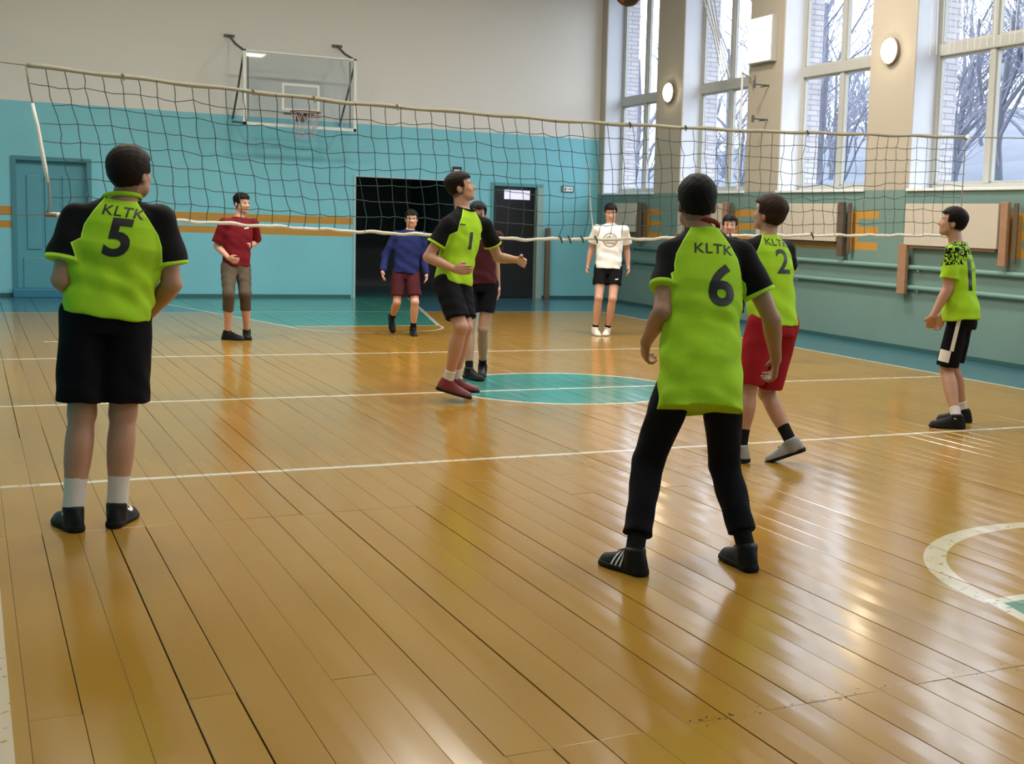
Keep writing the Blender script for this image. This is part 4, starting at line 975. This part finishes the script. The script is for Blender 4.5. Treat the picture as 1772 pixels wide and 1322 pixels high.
# ================= players =================
POSES = {
 'p5':dict(anL=(0.385,6.135,0.085), anR=(0.568,6.157,0.085), hip=(0.540,6.222,0.946), neck=(0.610,6.247,1.442), hpL=(0.450,6.230,0.946), hpR=(0.629,6.214,0.946), knL=(0.433,6.202,0.510), knR=(0.602,6.206,0.503), shL=(0.418,6.273,1.387), elL=(0.361,6.210,1.102), wrL=(0.474,6.403,0.998), hdL=(0.540,6.475,0.966), shR=(0.786,6.226,1.395), elR=(0.813,6.205,1.086), wrR=(0.729,6.379,0.933), hdR=(0.661,6.450,0.906), head=(0.651,6.241,1.572)),
 'p6':dict(anL=(2.389,4.598,0.085), anR=(2.864,4.490,0.085), hip=(2.677,4.609,0.812), neck=(2.757,4.778,1.400), hpL=(2.591,4.637,0.812), hpR=(2.762,4.582,0.812), knL=(2.533,4.775,0.424), knR=(2.859,4.686,0.406), shL=(2.615,4.811,1.327), elL=(2.527,4.686,1.072), wrL=(2.560,4.884,0.927), hdL=(2.584,4.941,0.846), shR=(2.938,4.715,1.330), elR=(3.031,4.631,1.045), wrR=(3.139,4.746,0.856), hdR=(3.168,4.796,0.772), head=(2.738,4.804,1.521)),
 'p2':dict(anL=(4.149,6.618,0.085), anR=(4.436,6.498,0.130), hip=(4.348,6.623,0.851), neck=(4.350,6.745,1.371), hpL=(4.262,6.623,0.851), hpR=(4.434,6.623,0.851), knL=(4.204,6.641,0.452), knR=(4.372,6.702,0.410), shL=(4.212,6.736,1.322), elL=(4.296,6.923,1.126), wrL=(4.384,7.134,1.184), shR=(4.504,6.741,1.318), elR=(4.632,6.904,1.124), wrR=(4.694,7.129,1.151), head=(4.366,6.755,1.514)),
 'p9':dict(anL=(6.447,7.291,0.085), anR=(6.715,7.520,0.085), hip=(6.608,7.483,0.810), neck=(6.594,7.562,1.360), hpL=(6.538,7.432,0.810), hpR=(6.679,7.535,0.810), knL=(6.510,7.505,0.414), knR=(6.549,7.447,0.437), shL=(6.446,7.454,1.325), elL=(6.429,7.452,1.029), wrL=(6.316,7.470,0.821), hdL=(6.341,7.518,0.739), shR=(6.743,7.670,1.325), elR=(6.645,7.636,1.020), wrR=(6.655,7.750,0.811), head=(6.563,7.599,1.520)),
 'p1':dict(anL=(3.373,9.687,0.160), anR=(3.277,9.559,0.160), hip=(3.356,9.703,0.919), neck=(3.453,9.722,1.481), hpL=(3.432,9.756,0.919), hpR=(3.280,9.650,0.919), knL=(3.407,9.534,0.586), knR=(3.330,9.423,0.596), shL=(3.656,9.785,1.396), elL=(3.779,9.835,1.121), wrL=(3.852,9.592,1.113), hdL=(3.876,9.492,1.090), shR=(3.277,9.632,1.396), elR=(3.140,9.668,1.120), wrR=(3.292,9.483,1.037), hdR=(3.349,9.395,1.037), head=(3.429,9.758,1.661)),
 'mar':dict(anL=(4.135,11.101,0.085), anR=(3.922,10.866,0.085), hip=(4.084,11.050,0.840), neck=(4.081,11.113,1.327), hpL=(4.165,11.020,0.840), hpR=(4.003,11.079,0.840), knL=(4.077,10.950,0.439), knR=(3.948,10.956,0.439), shL=(4.252,11.051,1.292), elL=(4.272,11.190,1.046), wrL=(4.287,11.141,0.794), hdL=(4.272,11.083,0.718), shR=(3.911,11.175,1.292), elR=(4.051,11.227,1.051), wrR=(4.001,11.125,0.845), head=(4.075,11.134,1.462)),
 'white':dict(anL=(7.229,14.878,0.085), anR=(7.063,14.892,0.085), hip=(7.245,14.929,0.855), neck=(7.284,14.978,1.402), hpL=(7.327,14.891,0.855), hpR=(7.163,14.967,0.855), knL=(7.231,14.755,0.473), knR=(7.065,14.818,0.475), shL=(7.456,14.898,1.367), elL=(7.534,14.993,1.096), wrL=(7.525,14.924,0.859), hdL=(7.498,14.849,0.795), shR=(7.111,15.059,1.367), elR=(7.118,15.182,1.096), wrR=(7.060,15.164,0.849), hdR=(7.016,15.099,0.784), head=(7.287,14.996,1.556)),
 'red':dict(anL=(2.742,14.891,0.085), anR=(2.515,14.768,0.085), hip=(2.630,14.920,0.801), neck=(2.676,14.964,1.339), hpL=(2.712,14.950,0.801), hpR=(2.548,14.890,0.801), knL=(2.696,14.738,0.516), knR=(2.509,14.655,0.508), shL=(2.855,15.012,1.304), elL=(2.885,15.176,1.069), wrL=(2.799,14.954,1.047), hdL=(2.757,14.865,1.036), shR=(2.498,14.916,1.304), elR=(2.441,14.968,1.026), wrR=(2.533,14.786,0.901), hdR=(2.586,14.707,0.873), head=(2.708,14.967,1.500)),
 'blue':dict(anL=(4.726,15.094,0.085), anR=(4.566,15.425,0.200), hip=(4.662,15.214,0.748), neck=(4.716,15.248,1.250), hpL=(4.743,15.200,0.748), hpR=(4.581,15.228,0.748), knL=(4.710,14.986,0.407), knR=(4.526,15.106,0.399), shL=(4.887,15.218,1.215), elL=(4.882,15.211,0.934), wrL=(4.892,15.121,0.728), hdL=(4.873,15.059,0.661), shR=(4.545,15.279,1.215), elR=(4.436,15.301,0.936), wrR=(4.370,15.189,0.753), hdR=(4.361,15.131,0.680), head=(4.738,15.255,1.390)),
 'back':dict(anL=(7.266,11.776,0.085), anR=(7.200,11.908,0.085), hip=(7.250,11.926,0.817), neck=(7.261,11.983,1.308), hpL=(7.322,11.876,0.817), hpR=(7.178,11.977,0.817), knL=(7.201,11.710,0.459), knR=(7.128,11.792,0.465), shL=(7.414,11.876,1.273), elL=(7.498,12.062,1.065), wrL=(7.434,11.920,0.882), shR=(7.109,12.090,1.273), elR=(7.248,12.223,1.055), wrR=(7.157,12.080,0.883), head=(7.265,11.999,1.444)),
}
P = {}
POSES['p9']['knR'] = (6.622, 7.575, .437)
P['p5'] = make_person('broad boy seen from behind in lime shirt number 5 and black shorts', POSES['p5'], 1.70, 1.10, .006, 0, 5, (44, 4, 0),
    M_hair_br, M_kit, M_black, M_sock_w, .15, M_shoe_b, M_sole_b, (-14, 24), curl=.6, shirt_kw=dict(hem=-.02, sl=.72, r0=.060, r1=.090, w=1.12, hemw=1.03, collar=M_kit, fold=.005),
    short_kw=dict(frac=.88, r=(.094, .098, .102)), hair_kw=dict(top=.018, side=.013, nape=-.066))
P['p6'] = make_person('boy seen from behind in lime shirt number 6 and long black trousers', POSES['p6'], 1.70, .98, .006, 1, 18, (16, 0, 0),
    M_hair_bl, M_kit, M_navy, M_sock_b, .16, M_shoe_b, M_sole_b, (-14, 4), curl=.85, shirt_kw=dict(hem=-.24, sl=.62, r0=.058, r1=.078, w=1.08, hemw=1.08, collar=M_orange_collar),
    short_kw=dict(ank=.80, r=(.080, .086, .062), ws=.95), hair_kw=dict(top=.016, side=.008, nape=-.058))
P['p2'] = make_person('boy from behind in lime shirt number 2 and red shorts', POSES['p2'], 1.62, 1.0, .007, 0, 0, (-27, 12, 0),
    M_hair_lb, M_kit, M_red, M_sock_b, .13, M_shoe_g, M_sole_b, (-15, -50), toe_pitch=(0, 22), curl=.5, shirt_kw=dict(hem=-.06, w=1.02), short_kw=dict(frac=.92, r=(.098, .098, .095)), hair_kw=dict(top=.028, side=.014, nape=-.06))
P['p9'] = make_person('boy in profile in speckled lime shirt and black shorts with white panels, rightmost', POSES['p9'], 1.64, 1.0, .007, 0, -36, (-48, 10, 0),
    M_hair_bl, M_kit_camo, M_black, M_sock_w, .08, M_shoe_b, M_sole_b, (-55, -50), curl=.5, shirt_kw=dict(hem=-.04, sl=.72, raglan=True, camo=True, hemw=1.14, w=1.05), short_kw=dict(frac=.92, r=(.080, .086, .088)), hair_kw=dict(top=.018, side=.010))
P['p1'] = make_person('boy in lime shirt number 1 running and looking up at the net', POSES['p1'], 1.75, .98, .007, 0, 145, (112, 18, 0),
    M_hair_br, M_kit, M_black, M_sock_w, .10, M_shoe_r, M_sole_b, (125, 118), toe_pitch=(4, 14), curl=.35, shirt_kw=dict(hem=-.0, collar=M_black), short_kw=dict(frac=.80, r=(.098, .094, .092)), hair_kw=dict(top=.020, side=.004, fade=.8))
P['mar'] = make_person('boy in dark maroon shirt hidden behind shirt number 1', POSES['mar'], 1.60, .92, .008, 0, 200, (200, -4, 0),
    M_hair_bl, M_maroon, M_black, M_sock_b, .08, M_shoe_b, M_sole_b, (205, 160), curl=.4, shirt_kw=dict(hem=-.02, raglan=False), short_kw=dict(frac=.62, r=(.09, .09, .09)))
P['white'] = make_person('boy in white printed shirt and black shorts by the far corner', POSES['white'], 1.68, .98, .008, 2, 205, (205, -10, 0),
    M_hair_bl, M_white, M_black, M_sock_b, .05, M_shoe_w, M_sole_w, (215, 190), curl=.4, shirt_kw=dict(hem=-.02, raglan=False, sl=.66, r0=.06, r1=.088, w=1.08, hemw=1.05), short_kw=dict(frac=.55, r=(.095, .098, .10)))
P['red'] = make_person('boy in dark red shirt and olive three-quarter trousers, farthest left', POSES['red'], 1.65, .96, .008, 2, 160, (150, 0, 0),
    M_hair_bl, M_wine, M_olive, None, .0, M_shoe_b, M_sole_b, (185, 130), curl=1.0, shirt_kw=dict(hem=.02, raglan=False, sl=.85, r0=.06, r1=.084, w=1.05), short_kw=dict(ank=.42, r=(.095, .088, .062)), hair_kw=dict(side=.005, fade=.7))
P['blue'] = make_person('boy in long-sleeved blue top and maroon shorts before the dark opening', POSES['blue'], 1.55, .96, .008, 2, 190, (192, 0, 0),
    M_hair_bl, M_blue, M_maroon, M_sock_b, .08, M_shoe_b, M_sole_b, (190, 180), toe_pitch=(8, 60), curl=.4, shirt_kw=dict(hem=-.02, long=True, raglan=False, w=1.12, hemw=1.05), short_kw=dict(frac=.80, r=(.095, .096, .098)))
P['back'] = make_person('boy whose face shows between shirts number 6 and 2', POSES['back'], 1.66, .95, .009, 2, 215, (212, 0, 0),
    M_hair_bl, M_black, M_black, M_sock_b, .08, M_shoe_b, M_sole_b, (210, 200), curl=.4, shirt_kw=dict(hem=-.02, raglan=False), short_kw=dict(frac=.8))
# lettering and numbers
T_K = text_shape('KLTK', .046, .012, 1.06, .012, 1.05)
chest(P['p5'], -1, .02, .045, *T_K, 'lettering', M_print, -8)
chest(P['p5'], -1, .012, .160, *text_shape('5', .175, .030, step=.014), 'number', M_print, -6)
chest(P['p6'], -1, .030, .095, *T_K, 'lettering', M_print, -2)
chest(P['p6'], -1, .060, .255, *text_shape('6', .185, .028, step=.014), 'number', M_print, 0)
chest(P['p2'], -1, .02, .045, *T_K, 'lettering', M_print, -4)
chest(P['p2'], -1, .035, .165, *text_shape('2', .155, .015, step=.014), 'number', M_print, 0)
chest(P['p1'], 1, .0, .225, *text_shape('1', .135, .055, step=.014), 'number', M_print, 0)
chest(P['p1'], 1, .09, .10, *text_shape('~', .018, .02, step=.02), 'emblem', M_print, 0)
def ring2(r0, r1, n=28, a0=0, a1=2*math.pi):
    V = []; F = []
    for i in range(n+1):
        a = a0+(a1-a0)*i/n; V += [(r0*math.cos(a), r0*math.sin(a)), (r1*math.cos(a), r1*math.sin(a))]
    return V, [(2*i, 2*i+1, 2*i+3, 2*i+2) for i in range(n)]
def rect2(x0, x1, y0, y1): return dense([(x0, y0), (x1, y0), (x1, y1), (x0, y1)], [(0, 1, 2, 3)], .02)
V0, F0 = [], []
def addp(v, f, dx=0, dy=0):
    n = len(V0); V0.extend([(a+dx, b+dy) for a, b in v]); F0.extend([[i+n for i in q] for q in f])
addp(*ring2(.075, .095)); addp(*ring2(.012, .032), -.02, .02); addp(*ring2(.01, .022), .035, .03); addp(*rect2(-.06, .06, -.05, -.03)); addp(*rect2(.0, .10, -.012, .006)); addp(*rect2(-.07, -.02, -.02, -.005))
chest(P['white'], 1, 0, .20, V0, F0, 'print', M_print_grey)
chest(P['red'], 1, -.05, .11, *rect2(-.03, .03, -.006, .006), 'emblem', M_print_white, 10)
chest(P['white'], 1, -.11, .70, *rect2(-.02, .02, -.006, .006), 'emblem', M_print_white, 10, tgt='shorts')
# shirt 9: black side strip and faint back print
p = P['p9']; fv = unit(np.cross(p['up'], p['xs']))
def side_patch(p, tgt, cx, cz, v, f, name, mat, dirv, rt_):
    return project(name, v, f, p[tgt], p['neck']-p['up']*cz+fv*cx, rt_, p['up'], dirv, mat)
side_patch(p, 'shirt', -.055, .235, *rect2(-.02, .02, -.12, .12), 'side_strip', M_print, -p['xs']-fv*.5, -fv)
chest(p, -1, -.03, .20, *rect2(-.05, .05, -.012, .012), 'print', simple('print_faint', (.16, .35, .02), .6), 0)
chest(p, -1, -.03, .13, *rect2(-.06, .06, -.010, .010), 'print', simple('print_faint', (.16, .35, .02), .6), 0)
Jp = p['J']; th = Jp['knL']-Jp['hpL']; thu = -unit(th); ov = unit(-p['xs']-.25*fv)
rtv = unit(np.cross(thu, ov)) if np.dot(unit(np.cross(thu, ov)), -fv) > 0 else -unit(np.cross(thu, ov))
project('side_stripe', *rect2(-.012, .016, -.13, .13), p['shorts'], Jp['hpL']+th*.30, rtv, thu, ov, M_white)
project('hem_panel', *rect2(-.09, -.0, -.045, .045), p['shorts'], Jp['hpL']+th*.74, rtv, thu, ov, M_white)
# shoe marks
sh_o, Rf, an, k = P['p5']['shoes'][1]
sw = [(-.055, .012), (-.035, -.004), (-.012, -.008), (.015, .002), (.050, .026), (.015, .013), (-.012, .008), (-.030, .010), (-.045, .018)]
V2, F2 = dense(sw, [(0, 1, 8), (1, 2, 7, 8), (2, 3, 6, 7), (3, 5, 6), (3, 4, 5)], .012)
project('swoosh_mark', V2, F2, sh_o, an+Rf@((V3(0, .15, .055)-V3(0, .072, .088))*k), -Rf[:, 1], Rf[:, 2], Rf[:, 0], M_print_white, off=.003)
sh_o, Rf, an, k = P['p6']['shoes'][0]
for j in range(3):
    V2, F2 = rect2(-.005, .005, -.035, .03); V2 = [(x_+y_*-.45+(j-1)*.024, y_) for x_, y_ in V2]
    for sg in (-1, 1):
        project('side_stripe', V2, F2, sh_o, an+Rf@((V3(0, .135, .055)-V3(0, .072, .088))*k), Rf[:, 1], Rf[:, 2], Rf[:, 0]*sg, M_print_white, off=.003)
